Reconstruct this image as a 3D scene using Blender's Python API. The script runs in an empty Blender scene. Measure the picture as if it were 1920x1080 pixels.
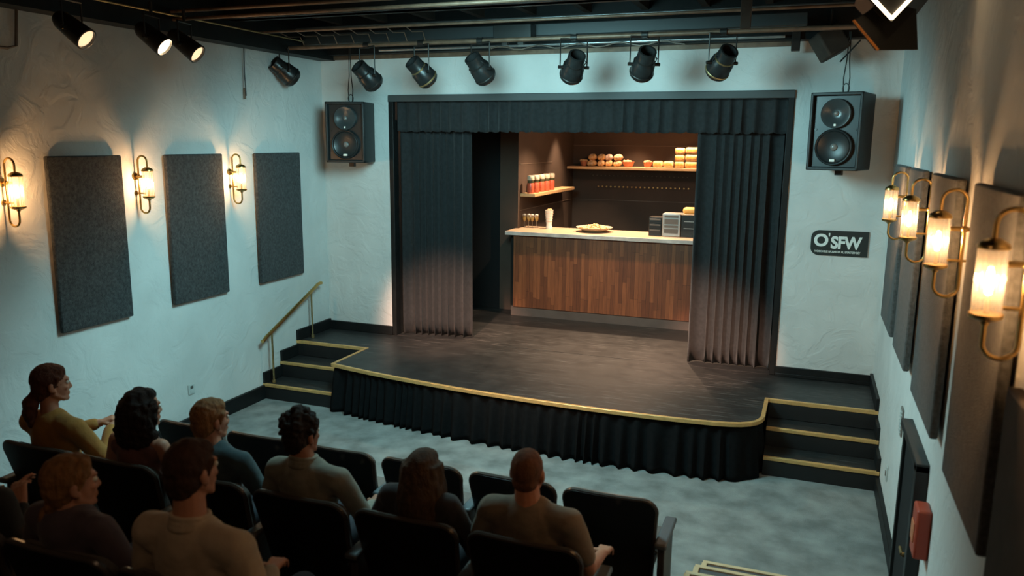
import bpy, math, random
from mathutils import Vector, Matrix, noise
random.seed(7)
C = bpy.context.scene.collection
PI = math.pi
V = Vector
XL, XR, H = -0.05, 6.362, 0.525          # side walls, stage height

# ------------------------------------------------------------------ materials
def pm(name, col, rough=.6, metal=0., var=0., vs=8., bump=0., bs=40., spec=.5, sheen=0., emit=None, es=0., stretch=None, coat=0.):
    m = bpy.data.materials.new(name); m.use_nodes = True
    nt = m.node_tree; b = nt.nodes['Principled BSDF']; L = nt.links.new
    b.inputs['Base Color'].default_value = (*col, 1); b.inputs['Roughness'].default_value = rough
    b.inputs['Metallic'].default_value = metal; b.inputs['Specular IOR Level'].default_value = spec
    b.inputs['Sheen Weight'].default_value = sheen; b.inputs['Coat Weight'].default_value = coat
    if emit: b.inputs['Emission Color'].default_value = (*emit, 1); b.inputs['Emission Strength'].default_value = es
    tc = nt.nodes.new('ShaderNodeTexCoord'); mp = nt.nodes.new('ShaderNodeMapping'); L(tc.outputs['Object'], mp.inputs['Vector'])
    if stretch: mp.inputs['Scale'].default_value = stretch
    if var:
        n = nt.nodes.new('ShaderNodeTexNoise'); n.inputs['Scale'].default_value = vs; n.inputs['Detail'].default_value = 6; L(mp.outputs[0], n.inputs['Vector'])
        r = nt.nodes.new('ShaderNodeValToRGB'); r.color_ramp.elements[0].position = .3; r.color_ramp.elements[1].position = .7
        r.color_ramp.elements[0].color = (*[c*(1-var) for c in col], 1); r.color_ramp.elements[1].color = (*[min(1, c*(1+var)) for c in col], 1)
        L(n.outputs['Fac'], r.inputs['Fac']); L(r.outputs['Color'], b.inputs['Base Color'])
    if bump:
        n2 = nt.nodes.new('ShaderNodeTexNoise'); n2.inputs['Scale'].default_value = bs; n2.inputs['Detail'].default_value = 5; L(mp.outputs[0], n2.inputs['Vector'])
        bp_ = nt.nodes.new('ShaderNodeBump'); bp_.inputs['Strength'].default_value = bump; bp_.inputs['Distance'].default_value = .02
        L(n2.outputs['Fac'], bp_.inputs['Height']); L(bp_.outputs['Normal'], b.inputs['Normal'])
    return m

def plaster_mat():
    m = bpy.data.materials.new('plaster'); m.use_nodes = True; nt = m.node_tree; b = nt.nodes['Principled BSDF']; L = nt.links.new
    b.inputs['Roughness'].default_value = .85; b.inputs['Specular IOR Level'].default_value = .25
    tc = nt.nodes.new('ShaderNodeTexCoord')
    n = nt.nodes.new('ShaderNodeTexNoise'); n.inputs['Scale'].default_value = 2.2; n.inputs['Detail'].default_value = 8; L(tc.outputs['Object'], n.inputs['Vector'])
    r = nt.nodes.new('ShaderNodeValToRGB'); r.color_ramp.elements[0].position = .3; r.color_ramp.elements[1].position = .75
    r.color_ramp.elements[0].color = (.56, .565, .545, 1); r.color_ramp.elements[1].color = (.66, .66, .635, 1)
    L(n.outputs['Fac'], r.inputs['Fac']); L(r.outputs['Color'], b.inputs['Base Color'])
    # trowelled ridges: distorted noise, thresholded, plus fine grain
    n1 = nt.nodes.new('ShaderNodeTexNoise'); n1.inputs['Scale'].default_value = 3.5; n1.inputs['Detail'].default_value = 4; n1.inputs['Distortion'].default_value = 1.6; L(tc.outputs['Object'], n1.inputs['Vector'])
    r1 = nt.nodes.new('ShaderNodeValToRGB'); e = r1.color_ramp.elements; e[0].position = .44; e[1].position = .58; e[0].color = (0, 0, 0, 1); e[1].color = (1, 1, 1, 1)
    L(n1.outputs['Fac'], r1.inputs['Fac'])
    n2 = nt.nodes.new('ShaderNodeTexNoise'); n2.inputs['Scale'].default_value = 45; n2.inputs['Detail'].default_value = 5; L(tc.outputs['Object'], n2.inputs['Vector'])
    ad = nt.nodes.new('ShaderNodeMath'); ad.operation = 'MULTIPLY_ADD'; L(n2.outputs['Fac'], ad.inputs[0]); ad.inputs[1].default_value = .22; L(r1.outputs['Color'], ad.inputs[2])
    bu = nt.nodes.new('ShaderNodeBump'); bu.inputs['Strength'].default_value = .28; bu.inputs['Distance'].default_value = .012
    L(ad.outputs[0], bu.inputs['Height']); L(bu.outputs['Normal'], b.inputs['Normal'])
    return m

def stage_mat():
    m = bpy.data.materials.new('stage_black'); m.use_nodes = True; nt = m.node_tree; b = nt.nodes['Principled BSDF']; L = nt.links.new
    b.inputs['Specular IOR Level'].default_value = .5
    tc = nt.nodes.new('ShaderNodeTexCoord')
    prev = None
    for k, (ang, sx, sy, lo) in enumerate([(.1, 1.5, 22, .62), (.75, 2.2, 30, .615), (-.45, 1.8, 24, .615)]):
        mp = nt.nodes.new('ShaderNodeMapping'); mp.inputs['Rotation'].default_value = (0, 0, ang); mp.inputs['Scale'].default_value = (sx, sy, 1); mp.inputs['Location'].default_value = (k*3.3, 0, k)
        L(tc.outputs['Object'], mp.inputs['Vector'])
        n = nt.nodes.new('ShaderNodeTexNoise'); n.inputs['Scale'].default_value = 1.5; n.inputs['Detail'].default_value = 7; n.inputs['Roughness'].default_value = .65; L(mp.outputs[0], n.inputs['Vector'])
        r = nt.nodes.new('ShaderNodeValToRGB'); e = r.color_ramp.elements; e[0].position = lo-.03; e[1].position = lo+.05; e[0].color = (0, 0, 0, 1); e[1].color = (1, 1, 1, 1); L(n.outputs['Fac'], r.inputs['Fac'])
        if prev is None: prev = r.outputs['Color']
        else:
            mx = nt.nodes.new('ShaderNodeMath'); mx.operation = 'MAXIMUM'; L(prev, mx.inputs[0]); L(r.outputs['Color'], mx.inputs[1]); prev = mx.outputs[0]
    mask = nt.nodes.new('ShaderNodeTexNoise'); mask.inputs['Scale'].default_value = .9; mask.inputs['Detail'].default_value = 3; L(tc.outputs['Object'], mask.inputs['Vector'])
    mr = nt.nodes.new('ShaderNodeValToRGB'); mr.color_ramp.elements[0].position = .4; mr.color_ramp.elements[1].position = .6; L(mask.outputs['Fac'], mr.inputs['Fac'])
    mu = nt.nodes.new('ShaderNodeMath'); mu.operation = 'MULTIPLY'; L(prev, mu.inputs[0]); L(mr.outputs['Color'], mu.inputs[1])
    base = nt.nodes.new('ShaderNodeTexNoise'); base.inputs['Scale'].default_value = 5; base.inputs['Detail'].default_value = 8; L(tc.outputs['Object'], base.inputs['Vector'])
    br = nt.nodes.new('ShaderNodeValToRGB'); br.color_ramp.elements[0].color = (.013, .014, .014, 1); br.color_ramp.elements[1].color = (.027, .027, .026, 1); L(base.outputs['Fac'], br.inputs['Fac'])
    mix = nt.nodes.new('ShaderNodeMix'); mix.data_type = 'RGBA'; L(mu.outputs[0], mix.inputs['Factor']); L(br.outputs['Color'], mix.inputs[6]); mix.inputs[7].default_value = (.105, .10, .094, 1)
    L(mix.outputs[2], b.inputs['Base Color'])
    ro = nt.nodes.new('ShaderNodeMapRange'); L(base.outputs['Fac'], ro.inputs['Value']); ro.inputs['To Min'].default_value = .3; ro.inputs['To Max'].default_value = .6
    L(ro.outputs[0], b.inputs['Roughness'])
    return m

def plank_mat(name, c1, c2, bw, rh, axes, rough=.5, mortar=.0012):
    m = bpy.data.materials.new(name); m.use_nodes = True; nt = m.node_tree; b = nt.nodes['Principled BSDF']; L = nt.links.new
    b.inputs['Roughness'].default_value = rough
    tc = nt.nodes.new('ShaderNodeTexCoord'); sp = nt.nodes.new('ShaderNodeSeparateXYZ'); L(tc.outputs['Object'], sp.inputs[0])
    co = nt.nodes.new('ShaderNodeCombineXYZ')
    dv = nt.nodes.new('ShaderNodeMath'); dv.operation = 'DIVIDE'; L(sp.outputs[axes[1]], dv.inputs[0]); dv.inputs[1].default_value = rh
    fl = nt.nodes.new('ShaderNodeMath'); fl.operation = 'FLOOR'; L(dv.outputs[0], fl.inputs[0])
    wn = nt.nodes.new('ShaderNodeTexWhiteNoise'); wn.noise_dimensions = '1D'; L(fl.outputs[0], wn.inputs['W'])
    ma = nt.nodes.new('ShaderNodeMath'); ma.operation = 'MULTIPLY_ADD'; L(wn.outputs['Value'], ma.inputs[0]); ma.inputs[1].default_value = 9.; L(sp.outputs[axes[0]], ma.inputs[2]); L(ma.outputs[0], co.inputs[0]); L(sp.outputs[axes[1]], co.inputs[1])
    bt = nt.nodes.new('ShaderNodeTexBrick'); bt.inputs['Scale'].default_value = 1; bt.inputs['Brick Width'].default_value = bw; bt.inputs['Row Height'].default_value = rh
    bt.offset = 0; bt.inputs['Mortar Size'].default_value = mortar; bt.inputs['Color1'].default_value = (*c1, 1); bt.inputs['Color2'].default_value = (*c2, 1)
    bt.inputs['Mortar'].default_value = (*[c*.25 for c in c1], 1); bt.inputs['Bias'].default_value = -.15
    L(co.outputs[0], bt.inputs['Vector'])
    mp = nt.nodes.new('ShaderNodeMapping'); mp.inputs['Scale'].default_value = (3, 45, 1); L(co.outputs[0], mp.inputs['Vector'])
    n = nt.nodes.new('ShaderNodeTexNoise'); n.inputs['Scale'].default_value = 1.5; n.inputs['Detail'].default_value = 6; L(mp.outputs[0], n.inputs['Vector'])
    mr = nt.nodes.new('ShaderNodeMapRange'); L(n.outputs['Fac'], mr.inputs['Value']); mr.inputs['To Min'].default_value = .45; mr.inputs['To Max'].default_value = 1.55
    mx = nt.nodes.new('ShaderNodeMix'); mx.data_type = 'RGBA'; mx.blend_type = 'MULTIPLY'; mx.inputs['Factor'].default_value = 1
    L(bt.outputs['Color'], mx.inputs[6]); L(mr.outputs[0], mx.inputs[7]); L(mx.outputs[2], b.inputs['Base Color'])
    return m

def glass_mat(name, tint=(1, .93, .8), frost=.25):
    m = bpy.data.materials.new(name); m.use_nodes = True; nt = m.node_tree; L = nt.links.new
    nt.nodes.remove(nt.nodes['Principled BSDF']); out = nt.nodes['Material Output']
    tr = nt.nodes.new('ShaderNodeBsdfTransparent'); tr.inputs[0].default_value = (*tint, 1)
    tl = nt.nodes.new('ShaderNodeBsdfTranslucent'); tl.inputs[0].default_value = (*tint, 1)
    gl = nt.nodes.new('ShaderNodeBsdfGlossy'); gl.inputs['Roughness'].default_value = .12
    m1 = nt.nodes.new('ShaderNodeMixShader'); m1.inputs[0].default_value = frost; L(tr.outputs[0], m1.inputs[1]); L(tl.outputs[0], m1.inputs[2])
    fr = nt.nodes.new('ShaderNodeFresnel'); fr.inputs[0].default_value = 1.35
    m2 = nt.nodes.new('ShaderNodeMixShader'); L(fr.outputs[0], m2.inputs[0]); L(m1.outputs[0], m2.inputs[1]); L(gl.outputs[0], m2.inputs[2]); L(m2.outputs[0], out.inputs[0])
    return m

M = dict(
 plaster=plaster_mat(), stage=stage_mat(),
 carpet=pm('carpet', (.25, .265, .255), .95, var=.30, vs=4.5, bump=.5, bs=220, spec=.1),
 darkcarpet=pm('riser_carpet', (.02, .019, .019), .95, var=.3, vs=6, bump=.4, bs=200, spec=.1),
 black=pm('black_paint', (.009, .0095, .0095), .5, var=.25, vs=12, spec=.25),
 slate=pm('slate_grey', (.055, .06, .06), .6),
 wingblack=pm('wing_black', (.003, .0032, .0035), .9),
 riser=pm('step_riser', (.008, .008, .008), .6),
 gold=pm('brass_nosing', (.78, .46, .17), .38, metal=.45, var=.12, vs=20),
 brass=pm('aged_brass', (.60, .40, .15), .28, metal=1., var=.15, vs=30),
 brassd=pm('dull_brass', (.42, .31, .15), .4, metal=.9, var=.15, vs=30),
 felt=pm('grey_felt', (.042, .045, .046), 1., var=.45, vs=42, bump=.5, bs=130, spec=.1, sheen=.15),
 felt_lit=pm('grey_felt_lit', (.072, .074, .073), 1., var=.3, vs=42, bump=.4, bs=130, spec=.1, sheen=.2),  # same felt lightened, grazing light on the door-wall panels put into its colour
 curtain=pm('stage_curtain_cloth', (.028, .029, .030), .95, var=.15, vs=25, spec=.08, sheen=.08, bump=.1, bs=300),
 skirt=pm('skirt_cloth', (.0085, .009, .0095), .98, var=.15, vs=25, spec=.03, sheen=0.),
 spk=pm('speaker_black', (.013, .016, .017), .5, bump=.1, bs=300), spkd=pm('speaker_cone', (.012, .015, .016), .38),
 spkring=pm('speaker_ring', (.035, .042, .044), .28), cap=pm('dust_cap', (.16, .15, .14), .3), label=pm('speaker_badge', (.8, .78, .7), .4),
 steel=pm('dark_steel', (.03, .028, .026), .45, metal=.6), can=pm('can_black', (.02, .021, .021), .32, metal=.35, var=.3, vs=15), canin=pm('can_inside', (.004, .004, .004), .8),
 galv=pm('galvanised', (.45, .47, .47), .35, metal=.9, var=.2, vs=10), rust=pm('brown_pipe', (.16, .10, .065), .5, metal=.3, var=.3, vs=10),
 deck=pm('ceiling_deck', (.022, .017, .013), .9, var=.4, vs=4), joist=pm('ceiling_joist', (.035, .025, .018), .8, var=.3, vs=8),
 duct=pm('duct', (.03, .035, .036), .5, metal=.3),
 alc=pm('alcove_brown', (.064, .043, .031), .75, var=.1, vs=3, spec=.3), alcseam=pm('wall_seam', (.16, .12, .09), .5),
 shelf=pm('pale_shelf_wood', (.55, .34, .16), .5, var=.18, vs=6, stretch=(1, 8, 8)), top=pm('counter_top_wood', (.42, .30, .20), .4, var=.15, vs=5, stretch=(1, 6, 6)),
 edge=pm('counter_edge', (.56, .50, .45), .45, var=.25, vs=8), toe=pm('toe_kick', (.115, .088, .072), .6, var=.15, vs=5),
 walnut=plank_mat('walnut_planks', (.15, .046, .017), (.30, .098, .034), .62, .052, (2, 0), .5),
 bulb=pm('bulb_glow', (1, .8, .5), .5, emit=(1., .66, .32), es=28), glass=glass_mat('fluted_glass', (1, .95, .86), .065), cglass=glass_mat('clear_glass', (.97, .97, .95), .35),
 lens=pm('warm_lens', (1, .8, .5), .5, emit=(1., .66, .38), es=1.25), lens2=pm('bright_warm_lens', (1, .8, .5), .5, emit=(1., .72, .42), es=14),
 seatshell=pm('seat_shell', (.012, .0115, .011), .33, var=.2, vs=8, coat=.15), seatrim=pm('seat_rim', (.06, .047, .039), .28), seatcl=pm('seat_cloth', (.115, .10, .09), .9, var=.15, vs=60, bump=.2, bs=200),
 arm=pm('arm_pad', (.085, .09, .095), .42, var=.1, vs=10), armside=pm('arm_side', (.05, .04, .034), .5), chrome=pm('bolt', (.6, .55, .5), .25, metal=1),
 pale=pm('pale_wood', (.62, .46, .27), .5, var=.12, vs=8), plate=pm('switch_plate', (.50, .53, .51), .5), plated=pm('plate_grey', (.2, .17, .15), .5),
 alarm=pm('alarm_red', (.36, .055, .028), .45), white=pm('white_letter', (.75, .78, .74), .6), sign=pm('sign_black', (.012, .018, .016), .6),
 wht=pm('china', (.75, .68, .58), .4), bread=pm('bread', (.72, .43, .18), .7, var=.25, vs=25, bump=.4, bs=60), bread2=pm('pale_bread', (.72, .45, .21), .7, var=.3, vs=30, bump=.4, bs=60),
 terr=pm('terracotta', (.5, .17, .08), .6, var=.2, vs=20), orange=pm('orange_filling_and_glint', (.75, .28, .05), .6, var=.3, vs=30), pink=pm('pale_icing', (.8, .55, .42), .6, var=.3, vs=35),
 jar=pm('red_preserve', (.50, .10, .05), .35, var=.25, vs=40), jarlid=pm('jar_lid', (.60, .52, .38), .45, var=.2, vs=30), jardk=pm('jar_neck', (.06, .06, .025), .5),
 amber=pm('amber_drink', (.6, .35, .08), .2), silver=pm('silver', (.42, .42, .40), .35, metal=.6), slot=pm('grey_slot', (.09, .085, .075), .5), plast=pm('black_plastic', (.012, .013, .012), .35),
 sauce=pm('platter', (.45, .36, .24), .45), bun=pm('yellow_bun', (.78, .42, .10), .55), peg=pm('peg_brass', (.45, .25, .09), .4, metal=.7), pegd=pm('peg_dark', (.16, .12, .07), .5, metal=.4),
)

# ------------------------------------------------------------------ mesh builder
class G:
    def __init__(s): s.v = []; s.f = []
    def add(s, vs, fs):
        n = len(s.v); s.v += [V(p) for p in vs]; s.f += [tuple(i+n for i in f) for f in fs]; return s
    def box(s, lo, hi, R=None, c=None):
        vs = [V((x, y, z)) for x in (lo[0], hi[0]) for y in (lo[1], hi[1]) for z in (lo[2], hi[2])]
        if R: vs = [R @ p for p in vs]
        if c: vs = [p+V(c) for p in vs]
        return s.add(vs, [(0, 1, 3, 2), (4, 6, 7, 5), (0, 4, 5, 1), (2, 3, 7, 6), (0, 2, 6, 4), (1, 5, 7, 3)])
    def cyl(s, a, b, r0, r1=None, n=16, caps=True):
        return s.tube([a, b], [r0, r0 if r1 is None else r1], n, caps)
    def tube(s, path, r, n=10, caps=True, closed=False):
        P = [V(p) for p in path]; m = len(P)
        R = r if isinstance(r, (list, tuple)) else [r]*m
        up = None; rings = []
        for i in range(m):
            if closed: t = (P[(i+1) % m]-P[i-1])
            else: t = (P[min(i+1, m-1)]-P[max(i-1, 0)])
            t.normalize()
            if up is None: up = t.orthogonal().normalized()
            up = (up-t*up.dot(t)).normalized(); w = t.cross(up)
            rings.append([P[i]+(up*math.cos(2*PI*k/n)+w*math.sin(2*PI*k/n))*R[i] for k in range(n)])
        vs = [p for q in rings for p in q]; fs = []
        for i in range(m if closed else m-1):
            j = (i+1) % m
            for k in range(n): fs.append((i*n+k, i*n+(k+1) % n, j*n+(k+1) % n, j*n+k))
        if caps and not closed: fs += [tuple(range(n))[::-1], tuple((m-1)*n+k for k in range(n))]
        return s.add(vs, fs)
    def lathe(s, prof, o=(0, 0, 0), ax=(0, 0, 1), n=24, flute=0):
        ax = V(ax).normalized(); u = ax.orthogonal().normalized(); w = ax.cross(u); o = V(o); vs = []
        for r, z in prof:
            for k in range(n):
                rr = r*(1-(flute if k % 2 else 0)); vs.append(o+ax*z+(u*math.cos(2*PI*k/n)+w*math.sin(2*PI*k/n))*max(rr, 1e-4))
        m = len(prof); fs = [(i*n+k, i*n+(k+1) % n, (i+1)*n+(k+1) % n, (i+1)*n+k) for i in range(m-1) for k in range(n)]
        return s.add(vs, fs)
    def ell(s, c, r, R=None, nu=20, nv=12):
        c = V(c); r = (r, r, r) if isinstance(r, (int, float)) else r
        vs = [V((0, 0, r[2]))]; fs = []
        for i in range(1, nv):
            t = PI*i/nv
            for k in range(nu): a = 2*PI*k/nu; vs.append(V((r[0]*math.sin(t)*math.cos(a), r[1]*math.sin(t)*math.sin(a), r[2]*math.cos(t))))
        vs.append(V((0, 0, -r[2])))
        for k in range(nu): fs.append((0, 1+k, 1+(k+1) % nu)); fs.append((len(vs)-1, 1+(nv-2)*nu+(k+1) % nu, 1+(nv-2)*nu+k))
        for i in range(nv-2):
            for k in range(nu): fs.append((1+i*nu+k, 1+(i+1)*nu+k, 1+(i+1)*nu+(k+1) % nu, 1+i*nu+(k+1) % nu))
        if R: vs = [R @ p for p in vs]
        return s.add([p+c for p in vs], fs)
    def caps(s, a, b, r0, r1=None, n=14):
        a, b = V(a), V(b); r1 = r0 if r1 is None else r1; t = (b-a); L = t.length or 1e-5; t.normalize(); u = t.orthogonal().normalized(); w = t.cross(u); prof = []
        for i in range(6): q = PI/2*(i/5); prof.append((r0*math.sin(q), -r0*math.cos(q)))
        for i in range(6): q = PI/2*(i/5); prof.append((r1*math.cos(q), L+r1*math.sin(q)))
        return s.lathe(prof, a, t, n)
    def prism(s, poly, z0, z1):
        n = len(poly); vs = [(x, y, z0) for x, y in poly]+[(x, y, z1) for x, y in poly]
        return s.add(vs, [tuple(range(n))[::-1], tuple(range(n, 2*n))]+[(i, (i+1) % n, n+(i+1) % n, n+i) for i in range(n)])
    def xform(s, Mx): s.v = [Mx @ p for p in s.v]; return s
    def build(s, name, mat, parent=None, bevel=0, smooth=True, world=False, mesh_only=False):
        off = parent.location if (parent is not None and world) else V((0, 0, 0))
        me = bpy.data.meshes.new(name); me.from_pydata([p-off for p in s.v], [], s.f); me.update()
        import bmesh
        bm = bmesh.new(); bm.from_mesh(me); bmesh.ops.recalc_face_normals(bm, faces=bm.faces); bm.to_mesh(me); bm.free()
        me.materials.append(M[mat] if isinstance(mat, str) else mat)
        if mesh_only: return me
        o = bpy.data.objects.new(name, me); C.objects.link(o)
        if parent is not None: o.parent = parent
        if bevel:
            b = o.modifiers.new('b', 'BEVEL'); b.width = bevel; b.segments = 2; b.limit_method = 'ANGLE'; b.angle_limit = .6
        if smooth:
            me.polygons.foreach_set('use_smooth', [True]*len(me.polygons))
            try: me.set_sharp_from_angle(angle=math.radians(38))
            except Exception: pass
        return o

def tag(o, label=None, cat=None, group=None, kind=None):
    for k, v in (('label', label), ('category', cat), ('group', group), ('kind', kind)):
        if v: o[k] = v
    return o
def thing(name, label, cat, loc=(0, 0, 0), rz=0, group=None):
    o = bpy.data.objects.new(name, None); C.objects.link(o); o.location = loc; o.rotation_euler = (0, 0, rz); o.empty_display_size = .05
    return tag(o, label, cat, group)
def struct(g, name, mat, parent=None, label=None, **k):
    o = g.build(name, mat, parent, **k)
    if parent is None: o['kind'] = 'structure'
    if label: o['label'] = label
    return o
def dup(root, loc, rz=None, label=None, rot=None):
    r = root.copy(); C.objects.link(r); r.location = loc
    if rz is not None: r.rotation_euler = (0, 0, rz)
    if rot is not None: r.rotation_euler = rot
    if label: r['label'] = label
    for ch in list(root.children):
        c = ch.copy(); C.objects.link(c); c.parent = r
        for g2 in ch.children:
            d = g2.copy(); C.objects.link(d); d.parent = c
    return r
def align(d):                                   # rotation taking +z to d
    return V((0, 0, 1)).rotation_difference(V(d).normalized()).to_matrix().to_4x4()

# ------------------------------------------------------------------ camera
cam = bpy.data.cameras.new('camera'); co = bpy.data.objects.new('camera', cam); C.objects.link(co); bpy.context.scene.camera = co
yaw, pit, roll, F = .357799, .183631, .009549, 1478.258
f = V((-math.sin(yaw)*math.cos(pit), math.cos(yaw)*math.cos(pit), -math.sin(pit))); r = V((math.cos(yaw), math.sin(yaw), 0)); u = r.cross(f)
rr = math.cos(roll)*r+math.sin(roll)*u; uu = -math.sin(roll)*r+math.cos(roll)*u
co.matrix_world = Matrix(((rr.x, uu.x, -f.x, 5.6253), (rr.y, uu.y, -f.y, -8.4695), (rr.z, uu.z, -f.z, 2.9132), (0, 0, 0, 1)))
cam.sensor_width = 36; cam.lens = F/1920*36; cam.clip_end = 60; cam.clip_start = .05
cam.dof.use_dof = True; cam.dof.focus_distance = 8.2; cam.dof.aperture_fstop = 1.9

# ------------------------------------------------------------------ room shell
YB = -9.6
struct(G().box((XL-.2, YB, -.1), (XR+.2, .2, 0)), 'floor', 'carpet', smooth=False)
struct(G().box((XL-.2, YB, -.05), (XL, .2, 4.6)), 'wall_left', 'plaster', smooth=False)
struct(G().box((XR, YB, -.05), (XR+.2, .2, 4.6)), 'wall_right', 'plaster', smooth=False)
struct(G().box((XL, YB-.2, 0), (XR, YB, 4.6)), 'wall_rear', 'black', smooth=False)
PL, PR, PT = .879, 5.424, 3.436
wb = G(); wb.box((XL, 0, 0), (PL, .2, 4.6)); wb.box((PR, 0, 0), (XR, .2, 4.6)); wb.box((PL, 0, PT), (PR, .2, 4.6))
struct(wb, 'wall_back', 'plaster', smooth=False)
struct(G().box((XL-.2, YB, 4.42), (XR+.2, .2, 4.6)), 'ceiling', 'deck', smooth=False)
# proscenium frame: face trim + reveal
pf = G()
for a, b in (((PL, -.02, H), (PL+.06, .22, PT)), ((PR-.06, -.02, H), (PR, .22, PT)), ((PL+.06, .0, PT-.06), (PR-.06, .22, PT))): pf.box(a, b)
pfo = struct(pf, 'trim_1', 'black', label='dark painted frame around the stage opening', bevel=.006)
G().box((PL+.0, -.03, PT-.075), (PR, -.0, PT+.004)).build('header_board', 'slate', pfo, bevel=.006)['label'] = 'slate header board'  # front strip across the frame top, lighter than the sides
# backstage and bar alcove
al = struct(G().box((1.78, 4.7, H), (4.75, 4.8, 3.7)), 'wall_alcove_back', 'alc', smooth=False)
for z in (1.95, 2.86):
    G().box((1.8, 4.692, z), (4.65, 4.7, z+.006)).build('seam', 'alcseam', al, smooth=False)
al2 = G().box((1.53, 1.97, H), (1.8, 4.8, 3.7)); al2 = struct(al2, 'wall_alcove_left', 'alc', smooth=False)
for z, y1 in ((2.60, 3.5), (1.95, 4.6)): G().box((1.8, 2.05, z), (1.806, y1, z+.008)).build('seam', 'alcseam', al2, smooth=False)
struct(G().box((4.65, 1.97, H), (4.9, 4.8, 3.7)), 'wall_alcove_right', 'alc', smooth=False)
struct(G().box((1.5, 1.97, 3.45), (4.9, 4.8, 3.6)), 'ceiling_alcove', 'alc', smooth=False)
bk = G(); bk.box((0, .2, H-.1), (.1, 2.1, 3.9)); bk.box((.1, 2.05, H-.1), (1.53, 2.1, 3.9)); bk.box((4.9, 2.05, H-.1), (6.3, 2.1, 3.9)); bk.box((6.2, .2, H-.1), (6.3, 2.1, 3.9)); bk.box((0, .2, 3.7), (6.3, 2.1, 3.8))
struct(bk, 'wall_backstage', 'wingblack', smooth=False)
struct(G().box((0, .2, .3), (6.3, 4.8, H)).box((PL, 0, .3), (PR, .2, H)), 'floor_backstage', 'stage', smooth=False)

# ------------------------------------------------------------------ stage platform
arc = [(.898, -1.42), (1.2, -1.49), (1.5, -1.55), (1.84, -1.605), (2.17, -1.65), (2.5, -1.69), (2.78, -1.715), (3.06, -1.735), (3.34, -1.75), (3.6, -1.76), (3.86, -1.767), (4.1, -1.768), (4.35, -1.765), (4.6, -1.755), (4.82, -1.74), (5.0, -1.722), (5.12, -1.70), (5.22, -1.665), (5.30, -1.615), (5.355, -1.55), (5.385, -1.48), (5.40, -1.40)]
edge = [(XL, -.716), (.898, -.716)]+arc+[(5.404, -.875), (XR, -.875)]
st = thing('stage_platform', 'raised black stage floor with scuffed boards and a brass front edge', 'stage', (3, -1, 0))
inner = [(XL, -.70), (.915, -.70), (.915, -1.405)]+[(x, y+.02) for x, y in arc[1:-4]]+[(5.28, -1.59), (5.33, -1.53), (5.365, -1.46), (5.385, -1.4), (5.388, -.858), (XR, -.858)]
G().prism(inner+[(XR-.001, 0), (XL+.001, 0)], H-.036, H-.002).build('deck', 'stage', st, world=True, smooth=False)
bs_ = [(XL+.001, -.6), (1.0, -.6), (1.0, -1.3), (2.17, -1.52), (3.34, -1.62), (4.35, -1.63), (5.1, -1.56), (5.28, -1.3), (5.28, -.75), (XR-.001, -.75)]
G().prism(bs_+[(XR-.001, -.001), (XL+.001, -.001)], .0, H-.036).build('base', 'riser', st, world=True, smooth=False)
def ribbon(path, w, z0, z1):                    # rectangular strip following a flat path
    P = [V((x, y, 0)) for x, y in path]; vs = []; m = len(P)
    for i, p in enumerate(P):
        a = (P[i]-P[i-1]).normalized() if i else None; b = (P[i+1]-P[i]).normalized() if i < m-1 else None
        na = V((a.y, -a.x, 0)) if a else V((b.y, -b.x, 0)); nb = V((b.y, -b.x, 0)) if b else na
        n = (na+nb); n = n/ max(.3, n.length_squared)*2
        for q, z in ((0, z0), (w, z0), (w, z1), (0, z1)): vs.append((p.x-n.x*q, p.y-n.y*q, z))
    fs = [(i*4+k, i*4+(k+1) % 4, i*4+4+(k+1) % 4, i*4+4+k) for i in range(m-1) for k in range(4)]+[(0, 1, 2, 3), (m*4-4, m*4-3, m*4-2, m*4-1)]
    return G().add(vs, fs)
ribbon(edge, .035, H-.034, H+.004).build('edge_trim', 'gold', st, world=True, bevel=.004)['label'] = 'brass nosing along the stage edge'

def cloth(path, z0, z1, lam, amp, seed, flare=0., jitter=1.1, nz=10, hem=0., gather=.35, rnd=.35):
    rng = random.Random(seed); P = [V((x, y)) for x, y in path]; L = [0]
    for i in range(1, len(P)): L.append(L[-1]+(P[i]-P[i-1]).length)
    tot = L[-1]; cols = int(tot/lam*12); ph = 0; phs = []; am = []; seg = 0
    l = lam; a = 1
    pts = []
    for c in range(cols+1):
        s = tot*c/cols
        if c and ph//(2*PI) != (ph-2*PI/12)//(2*PI): l = lam*(1+rng.uniform(-rnd, rnd)); a = 1+rng.uniform(-.5, .5)
        ph += (tot/cols)/l*2*PI
        while seg < len(P)-2 and L[seg+1] < s: seg += 1
        t = (s-L[seg])/(L[seg+1]-L[seg]); d = (P[seg+1]-P[seg]).normalized(); p = P[seg]+(P[seg+1]-P[seg])*t
        pts.append((p, V((d.y, -d.x)), d, math.sin(ph), a, rng.uniform(-1, 1), math.cos(ph)))
    g = G(); vs = []
    for k in range(nz+1):
        q = k/nz; z = z1+(z0-z1)*q
        for (p, n, d, sn, a, j, cs) in pts:
            e = amp*a*(gather+(1-gather)*q**.6); off = n*(e*sn+flare*q)+d*(e*.35*cs*jitter)
            vs.append((p.x+off.x, p.y+off.y, z+(hem*j*.5+hem*sn*.5)*(q if k == nz else 0)))
    m = len(pts)
    for k in range(nz):
        for i in range(m-1): g.f.append((k*m+i, k*m+i+1, (k+1)*m+i+1, (k+1)*m+i))
    g.v = [V(p) for p in vs]; return g
sk = cloth([(.93, -1.02)]+[(x+(.03 if i == 0 else 0), y+.03) for i, (x, y) in enumerate(arc[:-3])]+[(5.345, -1.44), (5.36, -1.2)], .006, H-.035, .15, .030, 3, flare=.055, nz=10, gather=.15, rnd=.6, jitter=.35)
so = sk.build('stage_skirt', 'skirt'); tag(so, 'gathered black cloth skirt hanging around the curved stage front', 'stage skirt')
so.modifiers.new('s', 'SOLIDIFY').thickness = .004

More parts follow.
